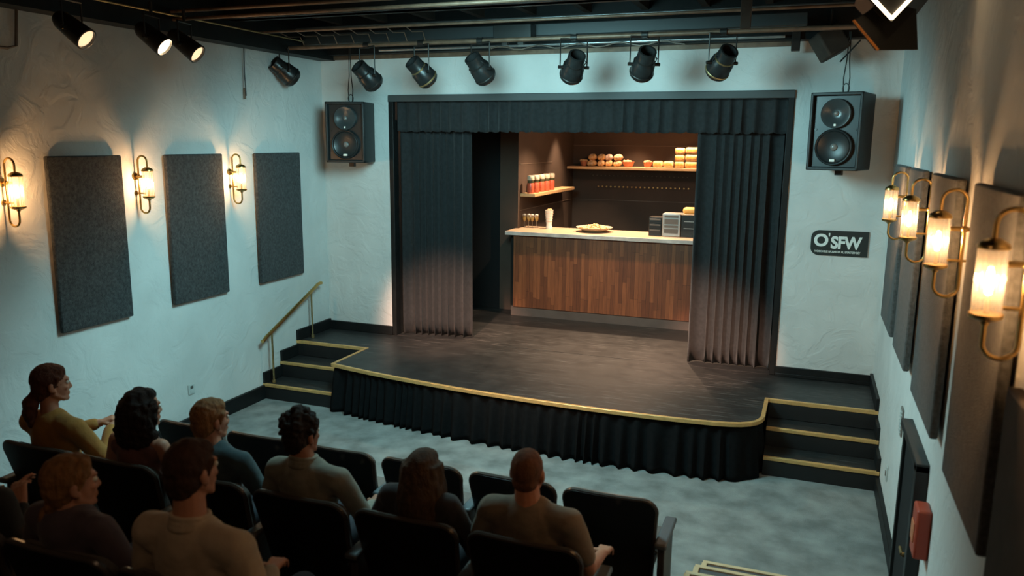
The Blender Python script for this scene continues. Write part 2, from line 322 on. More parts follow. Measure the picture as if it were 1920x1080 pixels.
def steps(label, x0, x1, y0, t, nm):
    e = thing('stage_steps', label, 'steps', ((x0+x1)/2, y0-t, 0))
    for k in (1, 2):
        G().box((x0, y0-t*k, 0), (x1, y0+.015, H-.175*k-.004)).build('tread', 'stage', e, world=True, smooth=False)
        G().box((x0, y0-t*k-.012, H-.175*k-.032), (x1, y0-t*k+.024, H-.175*k+.002)).build('nosing', 'gold', e, world=True, bevel=.004)['label'] = 'brass strip on the step edge'
    for k in (0, 1, 2):
        G().box((x0, y0-t*k-.004, H-.175*(k+1)+(.002 if k < 2 else .0)), (x1, y0-t*k+.01, H-.175*k-.034)).build('riser', 'riser', e, world=True, smooth=False)
    return e
steps('short flight of black stage steps with brass edges beside the handrail', XL+.005, .893, -.716, .326, 0)
steps('short flight of black stage steps with brass edges next to the wall with the door', 5.41, XR-.005, -.875, .2876, 1)

# baseboards (structure)
bb = G(); bb.box((XL, -5.0, 0), (XL+.035, -1.37, .16)); struct(bb, 'baseboard_left', 'black', bevel=.006)
bb = G()
for y0, y1, z in ((-1.37, -1.04, .175), (-1.04, -.716, .35), (-.716, 0, H)): bb.box((XL, y0, z), (XL+.03, y1, z+.13))
struct(bb, 'baseboard_left_stage', 'black', bevel=.005)
bb = G(); bb.box((XL+.03, -.03, H), (PL, 0, H+.11)); bb.box((PR, -.03, H), (XR-.03, 0, H+.10)); bb.box((PR, -.045, H), (XR-.03, -.03, H+.035)); struct(bb, 'baseboard_back', 'black', bevel=.004)
bb = G()
bb.box((XR-.035, -3.0, 0), (XR, -1.45, .13))
for y0, y1, z in ((-1.45, -1.163, .175), (-1.163, -.875, .35), (-.875, 0, H)): bb.box((XR-.03, y0, z), (XR, y1, z+.12))
struct(bb, 'baseboard_right', 'black', bevel=.005)

# handrail
hr = thing('handrail', 'slim brass handrail on two posts rising along the left-hand steps', 'handrail', (.05, -.9, .175))
G().tube([(.05, -1.47, .70), (.05, -1.445, .705), (.05, -1.40, .735), (.05, -.42, 1.145), (.05, -.38, 1.165), (.05, -.33, 1.175), (.05, -.30, 1.17)], .02, 12).build('rail', 'brass', hr, world=True)
for y, z0, z1 in ((-1.30, .175, .77), (-.52, H, 1.10)):
    p = G(); p.cyl((.05, y, z0), (.05, y, z1), .011); p.cyl((.05, y, z0), (.05, y, z0+.035), .022); p.build('post', 'brassd', hr, world=True)

# ------------------------------------------------------------------ curtains
def curtain(label, x0, x1, y0, y1, z0, z1, lam, amp, seed, name='stage_curtain', **k):
    o = cloth([(x0, y0), (x1, y1)], z0, z1, lam, amp, seed, **k).build(name, 'curtain'); o.modifiers.new('s', 'SOLIDIFY').thickness = .006
    return tag(o, label, 'curtain')
curtain('dark grey stage curtain in tight folds, on the handrail side of the stage', .95, 1.84, .14, .22, H+.01, 3.16, .17, .042, 11, nz=14, gather=.45, rnd=.6)
curtain('dark grey stage curtain in deep folds, beside the bread shelf and the black drawers', 4.47, 5.36, .16, .20, H+.01, 3.16, .20, .055, 23, nz=14, gather=.45, rnd=.6)
o = curtain('wide pleated valance hanging across the top of the stage opening', .95, 5.36, .07, .09, 3.02, 3.375, .15, .026, 31, name='valance', hem=.012, gather=.6); 

# ------------------------------------------------------------------ bar
ct = thing('bar_counter', 'wooden bar counter with upright walnut planks and a pale plank top', 'counter', (3.2, 1.9, H))
G().box((1.87, 1.62, H+.13), (4.64, 2.22, 1.655)).build('front_panel', 'walnut', ct, world=True, smooth=False)
G().box((1.83, 1.645, H), (4.64, 2.2, H+.13)).build('toe_kick', 'toe', ct, world=True, smooth=False)
G().box((1.765, 1.575, 1.665), (1.805, 1.965, 1.71)).box((1.805, 1.575, 1.665), (4.645, 2.32, 1.71)).build('countertop', 'top', ct, world=True, bevel=.004)
G().box((1.763, 1.563, 1.658), (4.645, 1.576, 1.708)).build('edge_strip', 'edge', ct, world=True, bevel=.003)
G().box((1.80, 1.70, H+.13), (1.87, 2.2, 1.66)).build('end_panel', 'plast', ct, world=True)
s1 = G().box((1.80, 2.06, 2.150), (2.02, 4.05, 2.195)).build('wall_shelf', 'shelf', bevel=.004); tag(s1, 'short pale wood shelf holding the row of red jars', 'shelf')
s2 = G().box((1.80, 4.33, 2.475), (4.645, 4.70, 2.52)).build('wall_shelf', 'shelf', bevel=.004); tag(s2, 'long pale wood shelf holding rolls, bowls and bread stacks', 'shelf')
# jars
def jar():
    e = thing('preserve_jar', 'x', 'jar', (1.93, 2.1, 2.195), group='red jars on the short shelf')
    G().lathe([(0, 0), (.045, 0), (.05, .01), (.05, .13), (.044, .145)], n=20).build('jar_body', 'jar', e)
    G().lathe([(.044, .145), (.046, .15), (.046, .185), (.04, .19)], n=20).build('neck', 'jardk', e)
    G().lathe([(.05, .185), (.052, .19), (.052, .235), (.046, .25), (0, .252)], n=20).build('lid', 'jarlid', e); return e
j0 = jar(); jl = ['red jar with pale lid at the open end of the short shelf', 'second red jar from the open end of the short shelf', 'middle jar of the five red jars', 'red jar next to the deepest one on the short shelf', 'red jar standing deepest along the short shelf']
for i, y in enumerate((2.13, 2.36, 2.60, 2.84, 3.08)):
    e = j0 if i == 0 else dup(j0, (1.93, y, 2.195)); e.location = (1.93, y, 2.195); e['label'] = jl[i]
# goblets
def goblet():
    e = thing('stemmed_glass', 'x', 'glass', (0, 0, 1.71), group='stemmed glasses on the bar')
    G().lathe([(0, 0), (.03, 0), (.03, .004), (.006, .01), (.004, .06), (.006, .085), (.022, .1), (.03, .13), (.032, .16), (.028, .19)], n=18).build('glass', 'cglass', e)
    G().lathe([(0, .1), (.02, .102), (.027, .128), (.0285, .15), (0, .15)], n=18).build('drink', 'amber', e)
    G().ell((0, 0, .18), (.022, .022, .014), nu=12, nv=8).build('foam', 'wht', e); return e
g0 = goblet(); gl = ['stemmed glass of amber drink nearest the brown side wall', 'second stemmed glass from the brown side wall', 'third stemmed glass from the brown side wall', 'stemmed glass of amber drink nearest the tall printed cup']
for i, x in enumerate((1.845, 1.90, 1.96, 2.02)):
    e = g0 if i == 0 else dup(g0, (x, 2.13, 1.71)); e.location = (x, 2.13+.02*(i % 2), 1.71); e['label'] = gl[i]
e = thing('tall_cup', 'tall white printed cup standing on the bar beside the stemmed glasses', 'cup', (2.215, 2.12, 1.71))
G().lathe([(0, 0), (.045, 0), (.045, .03), (.038, .045), (.058, .255), (.06, .26), (.054, .26), (.036, .05), (0, .05)], n=22).build('cup', 'wht', e)
b_ = G()
for zz in (.10, .14, .18, .215): b_.lathe([(.041+zz*.07, zz), (.0425+(zz+.008)*.07, zz+.001), (.0425+(zz+.008)*.07, zz+.008), (.041+zz*.07, zz+.009)], n=22)
b_.build('print_band', 'pink', e)
bi = G()
for k in range(14): a = k*2.4; bi.ell((.034*math.cos(a)*(k % 3)/2, .034*math.sin(a)*(k % 3)/2, .262+.006*(k % 2)), .013, nu=8, nv=6)
bi.build('topping', 'bread2', e)
e = thing('platter', 'wide shallow platter heaped with small snacks on the bar', 'platter', (2.905, 2.0, 1.71))
G().lathe([(0, 0), (.10, 0), (.12, .008), (.20, .035), (.245, .06), (.25, .066), (.24, .062), (.19, .042), (.1, .02), (0, .018)], n=36).build('dish', 'sauce', e)
sn = G(); rg = random.Random(4)
for k in range(190):
    a = rg.uniform(0, 2*PI); q = math.sqrt(rg.random())*.2; sn.ell((q*math.cos(a), q*math.sin(a), .046+.045*(1-q/.2)+rg.uniform(0, .012)), rg.uniform(.011, .017), nu=8, nv=5)
tag(sn.build('snacks', 'bread2', e), 'small round golden snacks', kind='stuff')
e = thing('drawer_organiser', 'low black set of three small drawers on the bar', 'drawers', (3.76, 1.93, 1.71))
G().box((-.085, -.06, 0), (.085, .16, .245)).build('body', 'plast', e, bevel=.004)
for z in (.03, .10, .17): d = G().box((-.078, -.068, z), (.078, -.06, z+.058)).build('drawer', 'plast', e, bevel=.002); G().box((-.07, -.078, z+.036), (.07, -.066, z+.052)).build('handle', 'slot', d)
e = thing('slotted_unit', 'silver framed unit with grey slots between the two black ones', 'appliance', (3.97, 1.90, 1.71))
G().box((-.12, -.04, 0), (.12, .2, .30)).build('body', 'silver', e, bevel=.01)
for z, h in ((.045, .055), (.118, .03), (.165, .065), (.25, .025)): G().box((-.09, -.046, z), (.088, -.038, z+h)).build('slot', 'slot', e)
e = thing('drinks_machine', 'squat black machine on the bar carrying the yellow loaf', 'appliance', (4.21, 1.93, 1.71))
G().box((-.115, -.06, 0), (.16, .2, .285)).build('body', 'plast', e, bevel=.006)
G().box((-.118, -.064, .285), (.163, .203, .298)).build('top_plate', 'top', e, bevel=.003)
for z in (.11, .2): G().box((-.08, -.066, z), (.13, -.059, z+.008)).build('trim_line', 'silver', e)
o = thing('loaf', 'small smooth yellow loaf on top of the black machine', 'loaf', (4.22, 1.98, 2.008))
G().box((-.12, -.07, 0), (.12, .07, .085)).build('crust', 'bun', o, bevel=.035)

# breads on the long shelf
SZ = 2.52
def roll(name, label, x, w, kind, grp, z=SZ):
    e = thing(name, label, 'bread' if kind in 'rsl' else 'bowl', (x, 4.5, z), group=grp)
    if kind == 'b':
        G().lathe([(0, 0), (w*.3, 0), (w*.36, .01), (w*.5, .085), (w*.48, .088), (w*.33, .02), (0, .018)], n=22).build('bowl', 'terr', e)
        q = G(); rg = random.Random(int(x*100))
        for k in range(16): a = rg.uniform(0, 6.3); d = rg.random()**.5*w*.36; q.ell((d*math.cos(a), d*math.sin(a), .078+.012*rg.random()), .026, nu=8, nv=6)
        q.build('filling', 'bread2', e)
    elif kind == 'r':
        rg = random.Random(int(x*1000+z*100)); q = G(); q.ell((0, 0, .05), (w*.5, w*.48, .05)); q.ell((w*.2, -.03, .06), (w*.3, w*.3, .045)); q.ell((-w*.22, -.02, .045), (w*.27, w*.35, .045)); q.build('bun', rg.choice(['bread', 'pink', 'bread2']), e)
        q = G(); q.lathe([(w*.5, .045), (w*.51, .052), (w*.5, .062)], n=20); q.ell((0, 0, .085), (w*.34, w*.34, .02)); q.build('icing', 'pink', e)
    else:
        G().box((-w*.5, -w*.4, 0), (w*.5, w*.4, .105)).build('crust', 'bread2' if kind == 's' else 'bread', e, bevel=.028)
        G().box((-w*.4, -w*.415, .03), (w*.4, w*.415, .075)).build('filling', 'orange', e, bevel=.01)
    return e
ga = 'iced rolls heaped on the long shelf'; gb = 'sandwich loaves on the long shelf'
roll('small_bowl', 'smallest bowl at the left-hand end of the long shelf', 2.044, .13, 'b', 'bowls on the long shelf')
roll('iced_roll', 'widest lower roll, beside the smallest bowl', 2.185, .17, 'r', ga)
roll('iced_roll', 'roll lying on top of the widest lower roll', 2.195, .145, 'r', ga, SZ+.1)
roll('iced_roll', 'lower roll second from the smallest bowl', 2.345, .13, 'r', ga)
roll('iced_roll', 'upper roll second from the smallest bowl', 2.35, .14, 'r', ga, SZ+.1)
roll('iced_roll', 'lower roll third from the smallest bowl', 2.478, .13, 'r', ga)
roll('iced_roll', 'upper roll third from the smallest bowl', 2.475, .13, 'r', ga, SZ+.1)
roll('iced_roll', 'lower roll of the highest pair of rolls', 2.62, .15, 'r', ga)
roll('iced_roll', 'topmost roll of the highest pair of rolls', 2.63, .16, 'r', ga, SZ+.1)
roll('wide_bowl', 'widest terracotta bowl on the long shelf', 2.80, .20, 'b', 'bowls on the long shelf')
roll('small_bowl', 'pale bowl beside the yellow and orange loaves', 3.125, .16, 'b', 'bowls on the long shelf')
roll('sandwich_loaf', 'single low loaf beside the pale bowl', 3.29, .155, 'l', gb)
roll('sandwich_loaf', 'single low loaf beside the taller stacks', 3.46, .16, 's', gb)
for k, w_ in enumerate(('bottom', 'middle', 'top')):
    roll('sandwich_loaf', w_+' loaf of the shorter three-high stack', 3.637, .155, 'sls'[k], gb, SZ+.107*k)
for k, w_ in enumerate(('bottom', 'middle', 'top')):
    roll('sandwich_loaf', w_+' loaf of the stack next to the curtain', 3.83, .20, 'lsl'[k], gb, SZ+.112*k)
# peg rails on alcove back wall
for z, x0, n, mt, lb in ((2.18, 2.26, 22, 'peg', 'lower row of small brass pegs under the long shelf'), (2.365, 2.16, 23, 'pegd', 'upper faint row of small pegs under the long shelf')):
    e = thing('peg_rail', lb, 'pegs', (3, 4.695, z), group=None)
    G().box((x0-3-.03, -.001, -.008), (x0-3+.073*n, .004, .008)).build('rail', 'alc', e)
    for k in range(n):
        G().lathe([(.0, -.03), (.014 if mt == 'peg' else .008, -.028), (.012 if mt == 'peg' else .007, -.018), (.005, -.012), (.005, 0)], (x0-3+k*.072, 0, 0), (0, 1, 0), 8).build('peg', mt, e)

# ------------------------------------------------------------------ acoustic panels
def apanel(label, x, y0, y1, z0, z1, side):
    e = G().box((.02, y0, z0), (.058, y1, z1)) if side > 0 else G().box((-.062, y0, z0), (-.02, y1, z1))
    e.v = [p+V((x, 0, 0)) for p in e.v]
    o = e.build('acoustic_panel', 'felt' if side > 0 else 'felt_lit', bevel=.012); return tag(o, label, 'acoustic panel', 'felt acoustic panels')
for lb, a, b in (('charcoal felt wall panel cut off by the picture edge', -5.2, -4.45), ('largest charcoal felt panel on the handrail wall', -3.895, -3.163), ('middle charcoal felt panel on the handrail wall', -2.657, -1.892), ('charcoal felt panel above the handrail', -1.375, -.577)):
    apanel(lb, XL, a, b, 1.335, 2.765, 1)
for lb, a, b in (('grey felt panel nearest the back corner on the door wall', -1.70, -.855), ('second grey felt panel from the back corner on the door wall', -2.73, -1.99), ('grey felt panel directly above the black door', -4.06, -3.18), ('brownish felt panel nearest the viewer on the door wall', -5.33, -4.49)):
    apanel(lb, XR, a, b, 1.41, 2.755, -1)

# ------------------------------------------------------------------ sconces
def sconce():
    e = thing('wall_sconce', 'x', 'wall lamp', group='brass tube wall lamps')
    D = .15                                                     # lamp axis distance from the wall, local +x points into the room
    g = G(); pts = [(.045, 0, -.17), (.045, 0, .17)]
    top = [(.045+(D-.045)/2*(1-math.cos(a)), 0, .19+.052*math.sin(a)) for a in [PI*i/12 for i in range(13)]]
    bot = [(D-(D-.045)/2*(1-math.cos(a)), 0, -.215-.05*math.sin(a)) for a in [PI*i/12 for i in range(13)]]
    g.tube([(D, 0, -.13)]+bot+[(.045, 0, -.1), (.045, 0, .1)]+top+[(D, 0, .12)], .0085, 10).build('arm', 'brass', e)
    g = G(); g.cyl((0, 0, .06), (.012, 0, .06), .032, n=20); g.cyl((.01, 0, .06), (D-.045, 0, .06), .011, n=12); g.ell((.045, 0, .06), .017); g.build('bracket', 'brass', e); g = G(); g.cyl((.01, 0, -.09), (D-.045, 0, -.09), .007, n=10); g.cyl((0, 0, -.09), (.01, 0, -.09), .02, n=16)
    g.build('bracket', 'brass', e)
    G().lathe([(0, .145), (.02, .143), (.044, .128), (.05, .118), (.05, .108), (0, .108)], (D, 0, 0), n=28).build('cap', 'brass', e)
    G().lathe([(0, -.15), (.012, -.15), (.016, -.14), (.04, -.132), (.052, -.125), (.054, -.112), (0, -.112)], (D, 0, 0), n=28).build('base_cup', 'brass', e)
    G().lathe([(.046, -.112), (.046, .108)], (D, 0, 0), n=40, flute=.07).build('glass_shade', 'glass', e)
    G().lathe([(0, -.05), (.010, -.045), (.013, -.02), (.012, .02), (.007, .045), (0, .048)], (D, 0, 0), n=14).build('bulb', 'bulb', e)
    G().cyl((D, 0, -.112), (D, 0, -.05), .009, n=12).build('socket', 'brassd', e)
    return e
def light(kind, name, loc, power, col, **k):
    l = bpy.data.lights.new(name, kind); l.energy = power; l.color = col
    for a, b in k.items(): setattr(l, a, b)
    o = bpy.data.objects.new(name, l); C.objects.link(o); o.location = loc; return o
def aim(o, tgt): o.rotation_euler = (V(tgt)-o.location).to_track_quat('-Z', 'Y').to_euler()
WARM = (1., .56, .26)
s0 = sconce(); first = True
for lb, y in (('lit brass wall lamp at the picture edge beside the largest felt panel', -4.24), ('lit brass wall lamp between the two larger panels on the handrail wall', -2.98), ('lit brass wall lamp beside the felt panel above the handrail', -1.74)):
    e = s0 if first else dup(s0, (XL, y, 2.5)); e.location = (XL, y, 2.515); e['label'] = lb; first = False
    light('POINT', 'sconce_light', (XL+.15, y, 2.515), 30, WARM, shadow_soft_size=.02)
for lb, y in (('lit brass wall lamp nearest the hanging speaker on the door wall', -1.80), ('second lit brass wall lamp from the back corner on the door wall', -3.08), ('third lit brass wall lamp from the back corner on the door wall', -4.28), ('largest lit brass wall lamp, closest to the viewer', -5.47)):
    dup(s0, (XR, y, 2.47), PI, lb)
    light('POINT', 'sconce_light', (XR-.15, y, 2.47), 30, WARM, shadow_soft_size=.02)

# ------------------------------------------------------------------ hanging speakers
def speaker(label, loc, rz, w, h, d, cable_to):
    e = thing('hanging_speaker', label, 'speaker', loc, rz)
    g = G().prism([(-w/2, -d/2), (w/2, -d/2), (w/2-.01, d/2), (-w/2+.01, d/2)], -h/2, h/2); g.build('cabinet', 'spk', e, bevel=.012)
    y = -d/2
    G().box((-w/2+.03, y-.006, -h/2+.03), (w/2-.03, y, h/2-.03)).build('baffle', 'spkd', e, bevel=.004)
    t = G().lathe([(.135, -.004), (.133, -.038), (.127, -.044), (.118, -.042), (.09, -.030), (.05, -.014), (.03, -.010), (.0, -.010)], (0, y-.004, h*.23), (0, 1, 0), 36); t.build('horn', 'spkring', e)
    G().ell((0, y-.014, h*.23), (.024, .018, .024), nu=14, nv=8).build('horn_tip', 'cap', e)
    wf = G().lathe([(.166, -.004), (.165, -.036), (.158, -.043), (.150, -.040), (.146, -.030), (.138, -.036), (.128, -.030), (.06, -.010), (0, -.010)], (0, y-.004, -h*.2), (0, 1, 0), 40).build('woofer', 'spkd', e)
    G().ell((0, y-.014, -h*.2), (.034, .018, .034), nu=16, nv=8).build('dust_cap', 'cap', wf)
    G().box((-.022, y-.05, -h*.2-.130), (.022, y-.03, -h*.2-.108)).build('badge', 'label', e); G().box((-.01, y-.046, h*.23-.112), (.01, y-.03, h*.23-.092)).build('badge', 'label', e)
    g = G(); yf_ = y-.05
    for a, b in (((-w/2, yf_, -h/2), (-w/2+.028, y+.02, h/2)), ((w/2-.028, yf_, -h/2), (w/2, y+.02, h/2)), ((-w/2, yf_, -h/2), (w/2, y+.02, -h/2+.03)), ((-w/2, yf_, h/2-.03), (w/2, y+.02, h/2))): g.box(a, b)
    g.build('front_frame', 'spk', e, bevel=.008)
    for sx in (-1, 1): G().cyl((sx*(w/2-.055), y-.012, .02), (sx*(w/2-.055), y, .02), .012, n=10).build('corner_screw', 'plast', e)
    g = G(); g.box((-.03, -.03, -h/2-.05), (.03, .03, -h/2)); g.build('mount', 'steel', e)
    g = G()
    for dx in (-.02, .02): g.tube([(dx, 0, h/2), (dx*1.4, 0, h/2+.14), (dx*.6, 0, h/2+.3), (dx*.3, 0, cable_to)], .006, 6)
    g.tube([(.03*math.cos(a), 0, h/2+.045+.045*math.sin(a)) for a in [2*PI*i/14 for i in range(14)]], .006, 6, closed=True)
    g.build('hanging_cable', 'steel', e); return e
speaker('smaller hanging black two-way speaker beside the left-hand corner of the room', (.53, -.28, 3.0), .18, .47, .69, .34, 1.0)
speaker('larger hanging black two-way speaker above the black lettered sign', (5.87, -.36, 3.03), -.30, .46, .70, .42, .9)

# sign
sg = thing('wall_sign', 'black sign with white letters between the stage frame and the door wall', 'sign', (5.94, -.012, 1.945))
poly = [(.265, -.125), (.265, .125)]+[(-.19-.075*math.sin(a), .05+.075*math.cos(a)) for a in [PI/2*i/8 for i in range(9)]]+[(-.19-.075*math.cos(a), -.05-.075*math.sin(a)) for a in [PI/2*i/8 for i in range(9)]]
g = G().prism(poly, 0, .014); g.v = [V((p.x, .012-p.z, p.y)) for p in g.v]; g.build('board', 'sign', sg, smooth=False)
def text(s, size, x, z, parent, mat, off=0., sp=1., sx=1.):
    c = bpy.data.curves.new('lettering', 'FONT'); c.body = s; c.size = size; c.extrude = .002; c.offset = off; c.space_character = sp
    o = bpy.data.objects.new('tmp', c); C.objects.link(o); dg = bpy.context.evaluated_depsgraph_get(); me = bpy.data.meshes.new_from_object(o.evaluated_get(dg)); bpy.data.objects.remove(o)
    o = bpy.data.objects.new('lettering', me); C.objects.link(o); me.materials.clear(); me.materials.append(M[mat]); o.parent = parent; o.rotation_euler = (PI/2, 0, 0); o.location = (x, -.004, z); o.scale = (sx, 1, 1); return o
text("O", .165, -.238, -.03, sg, 'white', .0065); text("'", .12, -.108, .012, sg, 'white', .002)
text("SFW", .165, -.078, -.048, sg, 'white', .0065, .95, .88)
text("WORKWERSE UPUBARDER HU ETERSTZENDEY", .029, -.225, -.096, sg, 'white', .0004, .95, .72)

# ------------------------------------------------------------------ small wall fittings
def plate(name, label, cat, x, y, z, w, h, mat, side, d=.012):
    e = thing(name, label, cat, (x, y, z))
    G().box((0, -w/2, -h/2), (d*side, w/2, h/2)).build('plate', mat, e, bevel=.003)
    return e
e = plate('wall_socket', 'small white double socket low on the handrail wall', 'socket', XL, -2.478, .435, .085, .10, 'plate', 1)
for dz in (-.022, .022): G().box((.012, -.018, dz-.014), (.016, .018, dz+.014)).build('socket_face', 'slot' if dz > 0 else 'plate', e)
e = plate('wall_vent', 'small slatted vent plate, highest fitting beside the black door', 'vent', XR, -2.50, .985, .11, .20, 'plated', -1)
for k in range(7): G().box((-.018, -.045, -.08+k*.025), (-.01, .045, -.07+k*.025)).build('slat', 'plate', e)
e = plate('wall_switch', 'narrow pale switch plate nearest the stage steps', 'switch', XR, -1.95, .37, .06, .12, 'plate', -1); G().box((-.018, -.012, -.02), (-.01, .012, .02)).build('toggle', 'plated', e)
e = plate('wall_switch', 'pale switch plate close beside the door frame', 'switch', XR, -2.86, .62, .07, .12, 'plate', -1); G().box((-.018, -.012, -.02), (-.01, .012, .02)).build('toggle', 'plated', e)
e = plate('wall_socket', 'lowest small plate, by the foot of the door', 'socket', XR, -2.73, .14, .06, .09, 'plate', -1); G().box((-.016, -.014, -.02), (-.01, .014, .02)).build('socket_face', 'slot', e)
# door (structure) and alarm box
dr = struct(G().box((XR-.03, -3.76, 0), (XR, -3.02, 1.12)), 'door_1', 'wingblack', label='low black door', smooth=False)
fr = G(); fr.box((XR-.07, -3.80, 0), (XR, -3.73, 1.16)); fr.box((XR-.05, -3.03, 0), (XR, -2.99, 1.16)); fr.box((XR-.07, -3.80, 1.12), (XR, -2.99, 1.17)); fr.build('door_frame', 'spk', dr, bevel=.004)
g = G(); g.cyl((XR-.03, -3.66, .55), (XR-.075, -3.66, .55), .014); g.tube([(XR-.075, -3.66, .55), (XR-.075, -3.57, .55)], .010, 8); g.box((XR-.038, -3.69, .47), (XR-.03, -3.63, .63)); g.build('door_handle', 'brassd', dr)
e = thing('fire_alarm', 'orange red fire alarm box beside the black door', 'alarm box', (XR, -3.97, .86))
G().box((-.075, -.075, -.14), (0, .075, .14)).build('box', 'alarm', e, bevel=.012); G().box((-.082, -.045, -.06), (-.074, .045, .05)).build('cover', 'terr', e, bevel=.004)
struct(G().box((XR-.05, -6.5, 0), (XR, -5.42, 2.1)), 'door_2', 'joist', label='dark brown door', bevel=.01)

# ------------------------------------------------------------------ ceiling rig
g = G(); g.box((XL, YB, 3.85), (XL+.20, 0, 4.42)); struct(g, 'trim_2', 'black', label='dark beam along the handrail wall')
g = G(); g.box((XL+.2, -.16, 3.90), (XR, 0, 4.42)); struct(g, 'trim_3', 'black', label='dark beam above the stage wall')
g = G(); g.box((XL, -.03, 3.855), (5.35, 0, 3.90)); struct(g, 'trim_4', 'rust', label='brown board at the top of the stage wall')
g = G(); g.box((XR-.12, YB, 4.0), (XR, 0, 4.18)); struct(g, 'trim_5', 'joist', label='brown timber along the top of the door wall')
for k in range(11):
    x = .3+.6*k; j = G().box((x, YB+.1, 4.24), (x+.07, -.15, 4.42)); struct(j, 'trim_%d' % (6+k), 'joist', label='ceiling joist', smooth=False)
for k, y in enumerate((-1.9, -3.3, -5.2, -7.2)):
    j = G(); j.box((XL+.2, y, 4.06), (XR-.12, y+.10, 4.24)); j.box((XL+.2, y-.05, 4.06), (XR-.12, y+.15, 4.075)); struct(j, 'trim_%d' % (17+k), 'black', label='dark ceiling beam', smooth=False)
def pipe(label, pts, r, mat, cat='pipe', name='rig_pipe'):
    o = G().tube(pts, r, 10).build(name, mat); return tag(o, label, cat)
pipe('brown lighting bar carrying the row of black spotlights', [(XL+.02, -.9, 3.90), (5.9, -.9, 3.90)], .022, 'rust')
pipe('pale metal pipe high behind the spotlights, catching the stage light', [(XL+.2, -.76, 4.115), (6.2, -.76, 4.115)], .018, 'galv')
pipe('lower pale pipe just in front of the stage wall', [(.9, -.24, 3.925), (5.3, -.24, 3.925)], .016, 'galv')
pipe('thin brown bar above and in front of the spotlight bar', [(XL+.2, -1.42, 4.0), (6.2, -1.42, 4.0)], .014, 'rust')
pipe('upper of two close brown bars crossing above the lit lamps', [(XL+.02, -2.62, 4.03), (6.2, -2.62, 4.03)], .016, 'rust')
pipe('lower of two close brown bars crossing above the lit lamps', [(XL+.02, -2.60, 3.965), (6.2, -2.60, 3.965)], .016, 'rust')
pipe('thin rail running along the beam above the handrail wall', [(.22, -5.5, 3.99), (.22, -.2, 3.99)], .009, 'brassd')
pipe('pale conduit bending up to the lamp in the near corner of the ceiling', [(XL+.025, -5.4, 3.56), (XL+.025, -4.1, 3.56), (XL+.03, -4.03, 3.585), (XL+.03, -4.0, 3.85)], .011, 'alcseam', name='conduit')
o = G().box((XL+.25, -.72, 3.95), (5.5, -.55, 4.07)).build('air_duct', 'duct', bevel=.01); tag(o, 'long dark rectangular duct behind the spotlight bar', 'duct')
o = G().tube([(2.3+.09*k, -.3, 3.895+.02*math.sin(k*1.3)) for k in range(24)], .008, 6).build('loose_cable', 'alcseam'); tag(o, 'loose wavy pale cable lying above the stage wall', 'cable')
o = G().tube([(XL+.05, -1.47, 3.87), (XL+.045, -1.475, 3.6), (XL+.05, -1.47, 3.36)], .006, 6).build('hanging_cable', 'steel'); tag(o, 'thin dark cable hanging down the handrail wall', 'cable')
o = G().tube([(XL+.03, -1.465, 3.44), (XL+.03, -1.465, 3.33)], .012, 8).build('cable_end', 'alcseam'); tag(o, 'pinkish plug at the foot of the hanging cable', 'plug')
g = G()
for k in range(8): x = .35+.21*k; g.tube([(x, -.9, 3.92), (x+.02, -1.0, 4.0), (x-.02, -1.15, 3.98), (x+.03, -1.42, 4.01)], .005, 5)
tag(g.build('cable_loops', 'rust'), 'thin cable loops strung between the two bars at the room corner', 'cables', kind='stuff')
o = thing('clamp_block', 'black box clamped on the bar above the middle of the stage', 'clamp', (2.76, -.8, 3.98)); G().box((-.2, -.08, -.07), (.2, .08, .07)).build('box', 'plast', o, bevel=.008); G().box((-.12, -.05, -.12), (-.06, .0, -.07)).build('clamp', 'steel', o); G().box((.05, -.05, -.12), (.11, .0, -.07)).build('clamp', 'steel', o)
o = G().box((5.02, -1.82, 3.80), (5.10, -1.76, 4.42)).build('rig_post', 'joist', bevel=.004); tag(o, 'dark vertical post dropping from the ceiling near the hanging grey box', 'post')
o = G().box((5.36, -.22, 3.79), (5.44, -.14, 3.97)).build('end_bracket', 'plast', bevel=.004); tag(o, 'short black bracket at the end of the wall beam', 'bracket')

UP = V((0, 0, 1))
def parcan(i, label, top, bot):
    top, bot = V(top), V(bot); d = (bot-top).normalized(); c = (top+bot)/2
    e = thing('stage_spotlight', label, 'spotlight', c, group='black spotlights on the bar'); A = align(d)
    g = G().lathe([(.066, -.155), (.084, -.155), (.086, -.05), (.104, -.025), (.112, .10), (.108, .125), (.085, .15), (.04, .165), (0, .168)], n=28).xform(A); g.build('housing', 'can', e)
    g = G().lathe([(.068, -.157), (.080, -.157), (.068, -.06), (.066, .0), (0, .0)], n=20).xform(A); g.build('inner_tube', 'canin', e)
    g = G().lathe([(.082, -.062), (.09, -.058), (.09, -.044), (.082, -.04)], n=28); g.lathe([(.113, .085), (.117, .09), (.117, .10), (.112, .105)], n=28); g.xform(A).build('retaining_ring', 'brassd' if i in (3, 7) else 'steel', e)
    side = d.cross(UP).normalized(); zt = 3.90-c.z
    g = G()
    for s in (-1, 1):
        q = side*s*.135; g.tube([q*.72, q, q+V((0, 0, .06)), V((q.x, q.y-.0, zt-.02))], .0065, 6)
        g.cyl(q*.75, q*1.14, .016, n=10); g.tube([q*.72, q*.80+d*(-.07), q*.5+d*(-.11)], .005, 6)
    g.tube([side*.135+UP*(zt-.02), -side*.135+UP*(zt-.02)], .010, 6)
    g.build('yoke', 'steel', e)
    dy = -.9-c.y
    g = G().box((-.022, min(0, dy)-.02, zt-.03), (.022, max(0, dy)+.02, zt+.03)); g.cyl((.03, dy, zt), (-.03, dy, zt), .034, n=12); g.build('clamp', 'steel', e)
